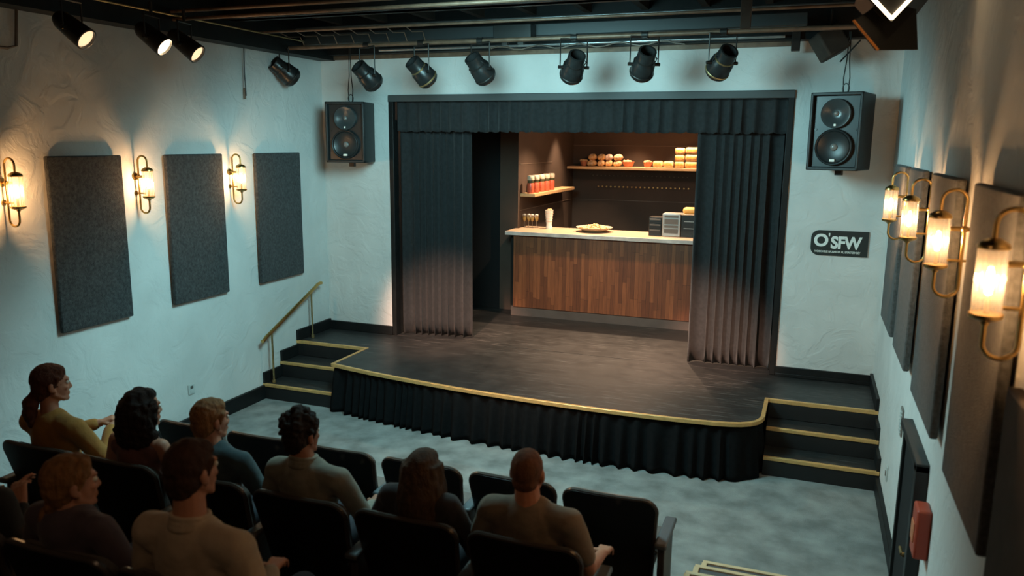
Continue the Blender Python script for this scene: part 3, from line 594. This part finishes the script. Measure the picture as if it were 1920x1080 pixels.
P = [((-.045+.06, -1.0, 3.739), (.081+.06, -.8, 3.57)), ((1.082, -1.0, 3.674), (1.172, -.8, 3.495)), ((1.712, -1.0, 3.712), (1.829, -.8, 3.512)), ((2.384, -1.0, 3.731), (2.475, -.8, 3.528)), ((3.474, -1.0, 3.731), (3.341, -.8, 3.513)), ((4.143, -1.0, 3.745), (4.037, -.8, 3.525)), ((4.871, -1.0, 3.724), (4.729, -.8, 3.536))]
PLB = ['black unlit spotlight hanging against the handrail wall', 'black unlit spotlight above the smaller speaker, with a bright glint', 'black unlit spotlight over the left-hand corner of the stage frame', 'black unlit spotlight tilted the same way, nearest the middle gap of the bar', 'black unlit spotlight just past the middle gap, tilted the other way', 'black unlit spotlight, second from the larger speaker', 'black unlit spotlight nearest the larger speaker']
for i, (a, b) in enumerate(P): parcan(i+1, PLB[i], a, b)

def lamp(label, lens, d, L_, mat, r=.082):
    lens = V(lens); d = V(d).normalized(); e = thing('lit_spotlight', label, 'spotlight', lens, group='lit warm spotlights'); A = align(d)
    G().lathe([(0, -L_-.05), (.05, -L_-.04), (.07, -L_), (.078, -L_*.5), (r+.004, 0), (r+.006, .02), (r-.006, .022), (r-.008, .0)], n=28).xform(A).build('housing', 'can', e)
    G().lathe([(0, .012), (r*.5, .010), (r-.008, .002)], n=28).xform(A).build('lens', mat, e)['label'] = 'glowing warm lens'
    side = d.cross(UP).normalized(); m = d*(-L_*.5); g = G(); zt = 3.97-lens.z
    for s in (-1, 1): q = m+side*s*.105; g.tube([q-side*s*.03, q, V((q.x, q.y, zt-.06))], .007, 6); g.cyl(q-side*s*.03, q+side*s*.02, .016, n=10)
    g.tube([m+side*.105+UP*(zt-.06-m.z), m-side*.105+UP*(zt-.06-m.z)], .012, 6); g.cyl(m+UP*(zt-.06-m.z), m+UP*(zt-m.z+.05), .014, n=8)
    g.build('yoke', 'steel', e)
DL = (.72, .15, -.55)
lamp('dimmer lit warm spotlight in the near corner of the ceiling', (.50, -3.88, 3.64), DL, .22, 'lens')
lamp('brightest lit warm spotlight, middle of the three', (.50, -3.11, 3.67), DL, .22, 'lens2')
lamp('lit warm spotlight farthest along the bar toward the unlit ones', (.50, -2.73, 3.65), DL, .24, 'lens')
# barn door fixture by the door wall
e = thing('barn_door_lamp', 'large dark square lamp with a glowing frame edge, above the door wall', 'spotlight', (5.90, -3.9, 3.66))
e.location = (5.95, -3.72, 3.72)
RV, UV, FV = V((.937, .35, 0)), V((-.064, .172, .983)), V((-.344, .922, -.18))
Pq = lambda a, b, c=0.: RV*a+UV*b+FV*c
dia = [Pq(0, -.16), Pq(.15, 0), Pq(0, .16), Pq(-.15, 0)]
g = G(); back = [Pq(0, -.09, .26), Pq(.085, 0, .26), Pq(0, .09, .26), Pq(-.085, 0, .26)]
o_ = [p*1.10 for p in dia]; g.add(o_+back, [(0, 1, 5, 4), (1, 2, 6, 5), (2, 3, 7, 6), (3, 0, 4, 7), (4, 5, 6, 7)]); g.add([p+FV*.015 for p in o_], [(0, 1, 2, 3)]); g.build('housing', 'can', e, smooth=False)
g = G()
for i in range(4): g.tube([dia[i], dia[(i+1) % 4]], .0085, 8)
g.build('glowing_frame', 'lens2', e)
g = G()
for pts in ([(-.16, -.08), (-.03, -.30), (-.05, -.13)], ): pass
fl_ = [Pq(-.19, -.17, .02), Pq(-.075, -.325, .0), Pq(.19, -.29, .10), Pq(.20, -.06, .14), Pq(.02, -.02, .12)]
g.add(fl_+[p+FV*.02+UV*.004 for p in fl_], [(0, 1, 2, 3, 4), (5, 6, 7, 8, 9), (0, 1, 6, 5), (1, 2, 7, 6), (2, 3, 8, 7), (3, 4, 9, 8), (4, 0, 5, 9)]); g.build('barn_door', 'canin', e, smooth=False)
G().tube([Pq(-.192, -.165, .015), Pq(-.072, -.327, -.008)], .0065, 6).build('lit_edge', 'orange', e)['label'] = 'lit edge of the flap, painted as an orange strip'  # light catching the flap edge, painted in as an orange tube
G().cyl(Pq(0, .02, .14), Pq(0, .02, .14)+V((0, 0, .5)), .016).build('hanger', 'steel', e)
# grey tilted box
e = thing('hanging_box', 'tilted dark grey box hanging above the larger speaker', 'box', (5.70, -.36, 3.83))
A = Matrix.Rotation(math.radians(-32), 4, 'Y') @ Matrix.Rotation(.5, 4, 'Z')
G().box((-.12, -.10, -.12), (.12, .10, .13)).xform(A).build('box', 'joist', e, bevel=.02); G().cyl((0, 0, .1), (0, 0, .3), .012).build('hanger', 'steel', e)
G().tube([(.10, -.05, -.17), (.26, -.02, .02)], .008, 6).build('brace', 'steel', e)

# ------------------------------------------------------------------ seating risers and aisle steps
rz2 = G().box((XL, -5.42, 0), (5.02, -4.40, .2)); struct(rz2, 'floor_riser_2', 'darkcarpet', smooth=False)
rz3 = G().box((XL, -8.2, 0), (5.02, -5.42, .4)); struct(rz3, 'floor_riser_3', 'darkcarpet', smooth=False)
ae = thing('aisle_steps', 'pale edged aisle steps at the bottom of the picture by the end seat', 'steps', (5.55, -3.6, 0))
for k, (y, z) in enumerate(((-3.43, .15), (-3.79, .31), (-4.17, .47), (-4.55, .63))):
    ye = -4.93
    x0 = 5.135-.012*k
    G().box((x0+.03, ye, 0), (6.10, y, z-.012)).build('tread', 'carpet' if 0 else 'arm', ae, world=True, smooth=False)
    G().box((x0, y-.022, z-.022), (6.10, y+.010, z)).build('nosing', 'pale', ae, world=True, bevel=.004)
    G().box((x0-.005, y-.36, z-.022), (x0+.03, y-.022, z)).build('side_edge', 'pale', ae, world=True, bevel=.004)

# ------------------------------------------------------------------ chairs
def backshape(w_top, w_bot, z0, z1, y_top, y_bot, th, curve, rc, name, mat, e, nx=30, nz=12):
    # padded slab, rounded top corners, concave towards the sitter (+y)
    vs = []; fs = []; outline = []
    def W(q): return w_bot+(w_top-w_bot)*q
    for side in (0, 1):
        for j in range(nz+1):
            q = j/nz; q = 1-(1-q)**1.6 if False else q
            for i in range(nx+1):
                t = math.sin(PI/2*(-1+2*i/nx)); x = t*W(q)/2; z = z0+(z1-z0)*q
                # superellipse rounding of the top corners
                top = z1-rc*(1-math.sqrt(max(0, 1-max(0, (abs(x)-(w_top/2-rc))/rc)**2))) if abs(x) > w_top/2-rc else z1
                z = z0+(top-z0)*q
                y = y_bot+(y_top-y_bot)*((z-z0)/(z1-z0))+curve*(x/(w_top/2))**2
                vs.append((x, y+(th if side else 0), z))
    m = (nx+1)*(nz+1)
    for j in range(nz):
        for i in range(nx):
            a = j*(nx+1)+i; fs.append((a, a+1, a+nx+2, a+nx+1)); fs.append((m+a, m+a+nx+1, m+a+nx+2, m+a+1))
    ring = [i for i in range(nx+1)]+[j*(nx+1)+nx for j in range(1, nz+1)]+[nz*(nx+1)+i for i in range(nx-1, -1, -1)]+[j*(nx+1) for j in range(nz-1, 0, -1)]
    for k in range(len(ring)): a, b = ring[k], ring[(k+1) % len(ring)]; fs.append((a, b, m+b, m+a))
    g = G().add(vs, fs); o = g.build(name, mat, e); bv = o.modifiers.new('b', 'BEVEL'); bv.width = min(.016, th*.4); bv.segments = 3; bv.limit_method = 'ANGLE'; bv.angle_limit = .8
    rim = [(vs[i][0], (vs[i][1]+vs[m+i][1])/2, vs[i][2]) for i in ring[nx:nx+2*nz+nx+1]]
    return rim
def chair(both):
    e = thing('theatre_seat', 'x', 'seat', (0, 0, 0))
    rim = backshape(.55, .47, .30, .895, 0, .16, .035, .018, .075, 'backrest', 'seatshell', e)
    G().tube(rim, .0155, 8).build('back_rim', 'seatrim', e)
    backshape(.51, .44, .40, .875, .042, .182, .045, .018, .07, 'back_cushion', 'seatcl', e)
    G().box((-.245, .20, .36), (.245, .64, .46)).build('seat_cushion', 'seatcl', e, bevel=.03)
    G().box((-.235, .21, .33), (.235, .62, .37)).build('seat_pan', 'seatshell', e, bevel=.01)
    for s in ((-1, 1) if both else (1,)):
        x = s*.31
        G().box((x-.036, .03, .605), (x+.036, .42, .64)).build('armrest', 'arm', e, bevel=.012)
        sd = G().prism([(.06, 0), (.36, 0), (.38, .60), (.07, .60)], -.02, .02); sd.v = [V((x+p.z, p.x, p.y)) for p in sd.v]; sd.build('side_panel', 'armside', e, bevel=.006)
        G().cyl((x-.028, .055, .575), (x-.028, .045, .575), .010, n=10).build('bolt', 'chrome', e)
    return e
c1, c2 = chair(True), chair(False); used = {}
rows = [
 (-4.275, 0., 'front row seats', [(1.57, 'front row end seat beyond the fair-haired person in dark teal'), (2.19, 'front row seat, second along from the seat beyond the fair-haired one'), (2.80, 'front row seat in line with the curly-haired person in the sage shirt'), (3.43, 'front row seat beyond the person with long brown hair'), (4.05, 'front row seat beyond the person with close-cropped hair'), (4.66, 'empty front row end seat next to the aisle steps')]),
 (-5.325, .2, 'second row seats', [(1.40, 'second row seat under the person in the mustard shirt'), (2.03, 'second row seat under the person with dark curls'), (2.64, 'second row seat under the fair-haired person in dark teal'), (3.26, 'second row seat under the person in the sage collared shirt'), (3.88, 'second row seat under the person with long brown hair'), (4.50, 'second row end seat under the person with close-cropped hair')]),
 (-6.43, .4, 'third row seats', [(2.28, 'third row seat under the person cut off by the picture edge'), (2.90, 'third row seat under the person with tied-back fair hair'), (3.51, 'third row seat under the person in the cream shirt')])]
for yb, zf, grp, L_ in rows:
    for k, (x, lb) in enumerate(L_):
        src = c1 if k == 0 else c2
        if src.name not in used: e = src; e.location = (x, yb, zf); e['label'] = lb; used[src.name] = 1
        else: e = dup(src, (x, yb, zf), None, lb)
        e['group'] = grp

# ------------------------------------------------------------------ people
def remesh(g, name, mat, parent, vox, sm=5, disp=0., dsc=30., d2=0.):
    me = g.build(name, mat, mesh_only=True); o = bpy.data.objects.new(name, me); C.objects.link(o)
    m = o.modifiers.new('r', 'REMESH'); m.mode = 'VOXEL'; m.voxel_size = vox; m.use_smooth_shade = True
    if sm: s = o.modifiers.new('s', 'SMOOTH'); s.factor = .5; s.iterations = sm
    dg = bpy.context.evaluated_depsgraph_get(); nm = bpy.data.meshes.new_from_object(o.evaluated_get(dg)); o.modifiers.clear(); o.data = nm
    nm.materials.clear(); nm.materials.append(M[mat] if isinstance(mat, str) else mat)
    if disp:
        for v in nm.vertices:
            q = noise.noise(v.co*dsc)+(noise.noise(v.co*dsc*2.3)*.5); v.co += v.normal*(disp*q)
    nm.polygons.foreach_set('use_smooth', [True]*len(nm.polygons))
    o.parent = parent; return o

def hand(g, w, d, n, side, curl=.5, s=1.):
    # w wrist, d finger direction, n palm-back normal, side = +1 thumb towards d x n
    w, d, n = V(w), V(d).normalized(), V(n); n = (n-d*n.dot(d)).normalized(); t = d.cross(n)*side
    for k in (-1, 0, 1): g.caps(w+d*.012*s+t*k*.014*s, w+d*.078*s+t*k*.024*s, .0165*s, .0145*s, 10)
    for k, (off, L_) in enumerate(((.032, .068), (.0115, .078), (-.0095, .072), (-.030, .056))):
        b = w+d*.082*s+t*off*s; q = d
        a1 = curl*.7+.08*k; r_ = (.0095, .0095, .009, .008)[k]*s
        p1 = b+(d*math.cos(a1)-n*math.sin(a1)+t*off*1.2)*L_*.45*s; p2 = p1+(d*math.cos(a1*2)-n*math.sin(a1*2))*L_*.32*s; p3 = p2+(d*math.cos(a1*2.7)-n*math.sin(a1*2.7))*L_*.25*s
        g.caps(b, p1, r_, r_*.95, 8); g.caps(p1, p2, r_*.95, r_*.88, 8); g.caps(p2, p3, r_*.88, r_*.78, 8)
    b = w+d*.025*s+t*.026*s; p1 = b+(t*.75+d*.7-n*.2)*.036*s; p2 = p1+(t*.25+d*.95-n*.35)*.034*s
    g.caps(b, p1, .0135*s, .0115*s, 8); g.caps(p1, p2, .0115*s, .009*s, 8)

def skin(name, c): return pm(name, c, .5, var=.08, vs=12, spec=.4)
def person(label, x, row, h, yawd, hair, haircol, skincol, shirtcol, sleeves='long', collar=False, arms=None, female=False, tilt=0., pants=(.02, .022, .03), hx=0., hy=.185, sz=1., neckw=1.):
    yb, zf = ((-4.275, 0), (-5.325, .2), (-6.43, .4))[row]
    e = thing('person', label, 'person', (x, yb, zf)); k = h/1.31
    sk = skin('skin', skincol); sh = pm('shirt_cloth', shirtcol, .85, var=.12, vs=14, bump=.25, bs=18, sheen=.1); hm = pm('hair', haircol, .72, spec=.3, var=.35, vs=16, bump=.5, bs=90, stretch=(3, 3, .6)); pt = pm('trouser_cloth', pants, .9)
    Z = lambda z: .53+(z-.53)*k
    sw = (.165 if female else .188)*sz; cw = .92 if female else 1.
    hc = V((hx, hy, h-.122)); nb = V((hx*.4, .155, Z(1.045)))
    # ---- body (skin), one surface
    g = G()
    RM = (Matrix.Rotation(math.radians(-yawd), 4, 'Z') @ Matrix.Rotation(tilt, 4, 'X')).to_3x3()
    hd = G()
    hd.ell((0, -.012, .022), (.074, .095, .094), nu=26, nv=18)
    hd.ell((0, .022, -.03), (.060, .070, .088), nu=22, nv=16)
    hd.ell((0, .050, -.085), (.040, .036, .030)); hd.ell((0, .072, -.105), (.021, .018, .016))
    hd.caps((-.052, .0, -.055), (-.028, .055, -.098), .018, .016); hd.caps((.052, .0, -.055), (.028, .055, -.098), .018, .016)
    hd.caps((0, .086, .006), (0, .100, -.034), .008, .0115); hd.ell((-.010, .092, -.038), .009); hd.ell((.010, .092, -.038), .009)
    hd.caps((-.034, .080, .022), (-.012, .088, .018), .009, .009); hd.caps((.034, .080, .022), (.012, .088, .018), .009, .009)
    hd.ell((-.036, .068, -.028), (.017, .016, .014)); hd.ell((.036, .068, -.028), (.017, .016, .014))
    hd.caps((-.018, .086, -.064), (.018, .086, -.064), .0065, .0065); hd.caps((-.014, .086, -.073), (.014, .086, -.073), .0075, .0075)
    for s in (-1, 1): hd.ell((s*.077, -.008, -.012), (.010, .021, .032), Matrix.Rotation(s*.25, 3, 'Z')); hd.ell((s*.074, .004, -.036), (.008, .011, .012))
    g.v += [RM @ p+hc for p in hd.v]; g.f += hd.f
    nr = (.047 if female else .056)*neckw
    g.caps(hc+RM @ V((0, -.022, -.045)), nb, nr, nr*1.12)
    g.caps(nb+V((0, 0, .01)), nb+V((0, .0, -.06)), nr*1.1, nr*1.5)
    for s in (-1, 1): g.caps(nb+V((s*.035, 0, -.012)), (s*(sw-.02), .155, Z(.975)), .034, .040)
    g.ell((0, .175, Z(.88)), (.152*cw, .098, .17*k)); g.ell((0, .20, Z(.70)), (.13*cw, .092, .17)); g.ell((0, .235, .56), (.16, .12, .11))
    A_ = arms or {}
    for s, nm in ((-1, 'L'), (1, 'R')):
        a = A_.get(nm) or ((s*.285, .20, .73), (s*.295, .43, .69), (0, 1, -.1), (0, .1, 1), .5)
        el, wr = V(a[0]), V(a[1]); sp = V((s*sw, .165, Z(.975)))
        el = V((el.x, el.y, Z(el.z))); wr = V((wr.x, wr.y, Z(wr.z)))
        g.caps(sp, el, .046*sz, .038*sz); g.caps(el, wr, .037*sz, .024*sz); hand(g, wr, a[2], a[3], -s if len(a) < 6 else a[5], a[4], .98)
        kn = V((s*.13, .66, .545)); an = V((s*.13, .60, .10))
        g.caps((s*.09, .25, .55), kn, .07, .052); g.caps(kn, an, .05, .034); g.caps(an-V((0, .02, .04)), an+V((0, .13, -.062)), .036, .028)
    remesh(g, 'body', sk, e, .006, 3)
    # eyes
    for s in (-1, 1):
        q = G(); q.ell((0, 0, 0), .0115, nu=12, nv=8); q.v = [RM @ (p+V((s*.031, .079, .002)))+hc for p in q.v]; q.build('eye', 'white', e)
        q = G(); q.ell((0, 0, 0), .0055, nu=10, nv=6); q.v = [RM @ (p+V((s*.031, .0865, .002)))+hc for p in q.v]; q.build('iris', 'seatshell', e)
    # ---- shirt
    g = G()
    g.ell((0, .175, Z(.88)), (.168*cw*sz, .112, .185*k)); g.ell((0, .20, Z(.69)), (.150*cw*sz, .11, .20)); g.ell((0, .235, .58), (.178, .135, .11))
    g.caps((-sw*.72, .168, Z(.945)), (sw*.72, .168, Z(.945)), .072, .072)
    if sleeves != 'tank':
        for s in (-1, 1): g.caps(nb+V((s*.030, -.004, -.040)), (s*(sw-.012), .155, Z(.975)), .056, .064*sz)
        g.caps(nb+V((0, -.004, -.045)), nb+V((0, .01, -.11)), nr*1.28, nr*1.8); g.ell((0, .16, Z(.95)), (.15*cw, .105, .13*k))
        for s, nm in ((-1, 'L'), (1, 'R')):
            a = A_.get(nm) or ((s*.285, .20, .73), (s*.295, .43, .69))
            el, wr = V(a[0]), V(a[1]); el = V((el.x, el.y, Z(el.z))); wr = V((wr.x, wr.y, Z(wr.z))); sp = V((s*sw, .165, Z(.972)))
            g.caps(sp, el if sleeves == 'long' else sp.lerp(el, .72), .061*sz, (.051 if sleeves == 'long' else .056)*sz)
            if sleeves == 'long': g.caps(el, el.lerp(wr, .86), .050*sz, .038*sz)
    remesh(g, 'shirt' if sleeves != 'tank' else 'top', sh, e, .010, 4, disp=.006, dsc=9)
    if collar:
        cl = G(); ring = [nb+V((math.cos(a)*(nr*1.22), math.sin(a)*(nr*1.22)+.004, .012+.012*math.sin(a)*-1)) for a in [2*PI*i/20 for i in range(20)]]
        cl.tube([p+V((0, 0, -.012)) for p in ring], .015, 8, closed=True); cl.tube([p+V((0, 0, .010)) for p in ring], .011, 8, closed=True); cl.tube([p+V((0, -.004, -.03)) for p in ring], .017, 8, closed=True)
        remesh(cl, 'collar', sh, e, .006, 2)
    # ---- trousers, shoes
    g = G(); g.ell((0, .24, .54), (.18, .14, .115))
    for s in (-1, 1):
        kn = V((s*.13, .66, .545)); an = V((s*.13, .60, .13)); g.caps((s*.09, .25, .55), kn, .088, .068); g.caps(kn, an, .066, .052)
    remesh(g, 'trousers', pt, e, .012, 4)
    for s in (-1, 1):
        q = G(); q.caps((s*.13, .565, .045), (s*.135, .74, .036), .043, .036); q.ell((s*.13, .575, .08), (.044, .05, .04)); remesh(q, 'shoe', 'plast', e, .008, 2)
    # ---- hair, in head space
    g = G(); rg = random.Random(int(x*100)+row)
    if hair == 'buzz':
        g.ell((0, -.018, .026), (.0765, .093, .0945), nu=26, nv=18); g.ell((0, -.045, -.03), (.064, .056, .055)); vx, ds, dc = .005, .0008, 60
    else:
        g.ell((0, -.020, .034), (.083, .098, .094), nu=24, nv=16); g.ell((0, -.046, -.015), (.077, .068, .078)); g.ell((0, -.058, -.055), (.060, .046, .045)); vx, ds, dc = .0055, .004, 38
        g.ell((0, .020, .076), (.067, .058, .040))
        for s in (-1, 1): g.caps((s*.074, .028, .04), (s*.077, .008, -.005), .014, .010)
        if hair == 'short':
            for i in range(26): a = rg.uniform(0, PI); p = V((math.cos(a)*.055, rg.uniform(-.06, .035), .108-.03*abs(math.cos(a)))); g.caps(p, p+V((rg.uniform(-.02, .02), .025, -.010)), .014, .009, 8)
        if hair == 'curly':
            vx, ds, dc = .006, .006, 55
            for i in range(90):
                a = rg.uniform(0, 2*PI); t = rg.uniform(0, 1.75); p = V((math.sin(t)*math.cos(a)*.088, math.sin(t)*math.sin(a)*.100-.022, math.cos(t)*.105+.035))
                if p.y > .055 and p.z < .07: continue
                g.ell(p, rg.uniform(.014, .021), nu=8, nv=6)
        if hair in ('longcurly', 'long'):
            vx, ds, dc = .007, (.010 if hair == 'longcurly' else .003), (26 if hair == 'longcurly' else 34)
            n_ = 46 if hair == 'longcurly' else 40; Ln = .20 if hair == 'longcurly' else .25
            for i in range(n_):
                a = PI+PI*1.22*(i/(n_-1)-.5)*1.0-PI/2    # around the back from ear to ear
                a = -PI/2+PI*1.22*(i/(n_-1)-.5)
                bx, by = math.cos(a)*.080, math.sin(a)*.085-.012; ph = rg.uniform(0, 6); sp_ = 1.32 if hair == 'longcurly' else 1.28
                pts = []
                for q in range(9):
                    t = q/8; w_ = (.013 if hair == 'longcurly' else .005)*math.sin(ph+t*9); o_ = 1+(sp_-1)*math.sin(min(1, t*1.2)*PI*.7)
                    pts.append((bx*o_+w_, by*o_-.012*t+w_*.5, .055-t*(.055+Ln)+rg.uniform(-.006, .006)))
                g.tube(pts, [.021, .023, .023, .022, .021, .020, .018, .014, .007], 8)
        if hair == 'pony':
            vx, ds, dc = .0055, .005, 32
            g.ell((0, -.098, -.065), (.036, .030, .032)); g.ell((.0, -.120, -.110), (.052, .044, .055)); g.ell((.0, -.128, -.165), (.052, .042, .058)); g.ell((.01, -.122, -.215), (.036, .03, .04))
        if hair == 'lowpony':
            g.ell((0, -.080, -.085), (.038, .030, .035)); g.ell((-.03, -.100, -.135), (.034, .028, .045)); g.ell((-.05, -.095, -.185), (.022, .02, .04)); ds = .006
    g.v = [RM @ p+hc for p in g.v]
    remesh(g, 'hair', hm, e, vx, 2, disp=ds, dsc=dc)
    return e
SK = (.46, .22, .14)
CL = {'L': ((-.24, .30, .74), (-.05, .47, .84), (.6, .8, .2), (0, -.2, 1), .6), 'R': ((.24, .30, .72), (.06, .47, .86), (-.3, .9, .25), (.1, -.2, 1), .5)}
person('seated person in a mustard shirt with dark auburn hair tied low, hands raised', 1.40, 1, 1.365, 33, 'pony', (.085, .026, .012), SK, (.36, .165, .032), arms={'L': ((-.23, .32, .80), (-.02, .52, .86), (.7, .6, .3), (0, -.2, 1), .5), 'R': ((.25, .30, .74), (.10, .50, .865), (.25, .9, .1), (0, 0, 1), .5)}, female=True, sz=1.08, hx=.0)
person('seated person with thick dark shoulder-length curls and a dusky sleeveless top', 2.08, 1, 1.30, 22, 'longcurly', (.018, .010, .008), SK, (.15, .065, .055), sleeves='tank', female=True, hx=.03)
person('seated person with short fair hair in a dark teal tee shirt', 2.62, 1, 1.30, 18, 'short', (.26, .13, .055), SK, (.035, .065, .075), sleeves='short', hx=-.02, arms={'R': ((.27, .24, .74), (.19, .50, .74), (-.2, 1, 0), (0, 0, 1), .5)})
person('seated person with dark curly short hair in a sage grey collared shirt', 3.24, 1, 1.305, 14, 'curly', (.020, .012, .010), (.28, .12, .07), (.20, .19, .15), collar=True, hx=-.04, sz=1.04, arms={'R': ((.30, .22, .76), (.235, .43, .72), (-.1, 1, .05), (0, 0, 1), .4)})
person('seated person with long straight brown hair and a dark top', 3.90, 1, 1.205, 2, 'long', (.070, .040, .024), SK, (.028, .021, .022), female=True, hx=.02)
person('seated person with close-cropped ginger hair in a plain taupe tee shirt', 4.49, 1, 1.295, -2, 'buzz', (.16, .065, .032), (.50, .22, .13), (.20, .155, .11), sleeves='short', hx=-.02, sz=1.06, neckw=1.02)
person('seated person in a cream collared shirt with dark brown hair, nearest the viewer', 3.50, 2, 1.395, 9, 'short', (.045, .018, .010), SK, (.42, .34, .25), collar=True, hx=0, sz=1.12, arms={'R': ((.29, .18, .74), (.17, .40, .76), (-.3, 1, 0), (0, 0, 1), .5)})
person('seated person with tied-back fair hair and a dark purple top, in the third row', 2.86, 2, 1.235, 27, 'lowpony', (.25, .12, .045), SK, (.075, .055, .07), female=True, hx=.0, sleeves='short')
person('person cut off by the picture edge in the third row, only raised hands showing', 2.26, 2, 1.30, 25, 'short', (.04, .02, .012), SK, (.02, .02, .022), arms={'R': ((.20, .22, .74), (.09, .33, .86), (-.55, .35, .75), (.3, -.7, .3), .6), 'L': ((-.22, .24, .76), (.0, .36, .84), (-.1, .5, .85), (-.5, -.5, .3), .5)})

# ------------------------------------------------------------------ lights
w = bpy.data.worlds.new('world'); bpy.context.scene.world = w; w.use_nodes = True
w.node_tree.nodes['Background'].inputs[0].default_value = (.003, .004, .005, 1); w.node_tree.nodes['Background'].inputs[1].default_value = 1
TEAL = (.47, .94, 1.)
o = light('SPOT', 'house_wash', (3.1, -3.2, 3.62), 500, TEAL, shadow_soft_size=.55, spot_size=math.radians(160), spot_blend=.4); aim(o, (3.1, -2.45, 2.45))
o = light('SPOT', 'stage_warm_spot', (3.5, -4.8, 3.85), 750, (1, .56, .35), shadow_soft_size=.15, spot_size=math.radians(38), spot_blend=1.); aim(o, (3.15, .2, .28))
for a, t_, p in (((2.6, -4.9, 3.9), (1.52, .15, .68), 4600), ((3.9, -4.9, 3.9), (4.62, .15, .66), 4600)):
    o = light('SPOT', 'curtain_warm_spot', a, p, (1, .56, .38), shadow_soft_size=.1, spot_size=math.radians(18), spot_blend=1.); aim(o, t_)
for y, p in ((-3.11, 120), (-2.73, 55), (-3.88, 55)):
    o = light('SPOT', 'warm_spot', V((.5, y, 3.66))+V(DL).normalized()*.03, p, (1, .62, .36), shadow_soft_size=.06, spot_size=math.radians(70), spot_blend=.8); aim(o, V((.5, y, 3.66))+V(DL))
for x, y, p, s in ((2.15, 3.7, 26, 75), (2.9, 4.2, 22, 80), (3.7, 4.2, 26, 80), (2.6, 2.3, 42, 110), (3.7, 2.3, 42, 110), (3.2, 1.2, 26, 120)):
    o = light('SPOT', 'alcove_downlight', (x, y, 3.42), p*8.5, (1, .67, .43), shadow_soft_size=.04, spot_size=math.radians(s), spot_blend=.7); aim(o, (x, y-.05, 0))
light('POINT', 'alcove_fill', (3.3, 2.9, 3.25), 34, (1, .64, .42), shadow_soft_size=.1)  # unseen fill added to warm the alcove, no lamp hangs here
light('POINT', 'rear_fill', (4.3, -8.4, 3.9), 21, (1, .62, .36), shadow_soft_size=.2)  # unseen warm fill added near the camera to lift the audience
o = light('POINT', 'rig_fill', (3.0, -1.25, 4.08), 1.0, TEAL, shadow_soft_size=.1)

vs = bpy.context.scene.view_settings
vs.view_transform = 'Standard'; vs.look = 'None'; vs.gamma = 1; vs.exposure = 0; vs.use_curve_mapping = False
bpy.context.scene.cycles.max_bounces = 6; bpy.context.scene.cycles.use_denoising = True
bpy.context.scene.cycles.sample_clamp_indirect = 4
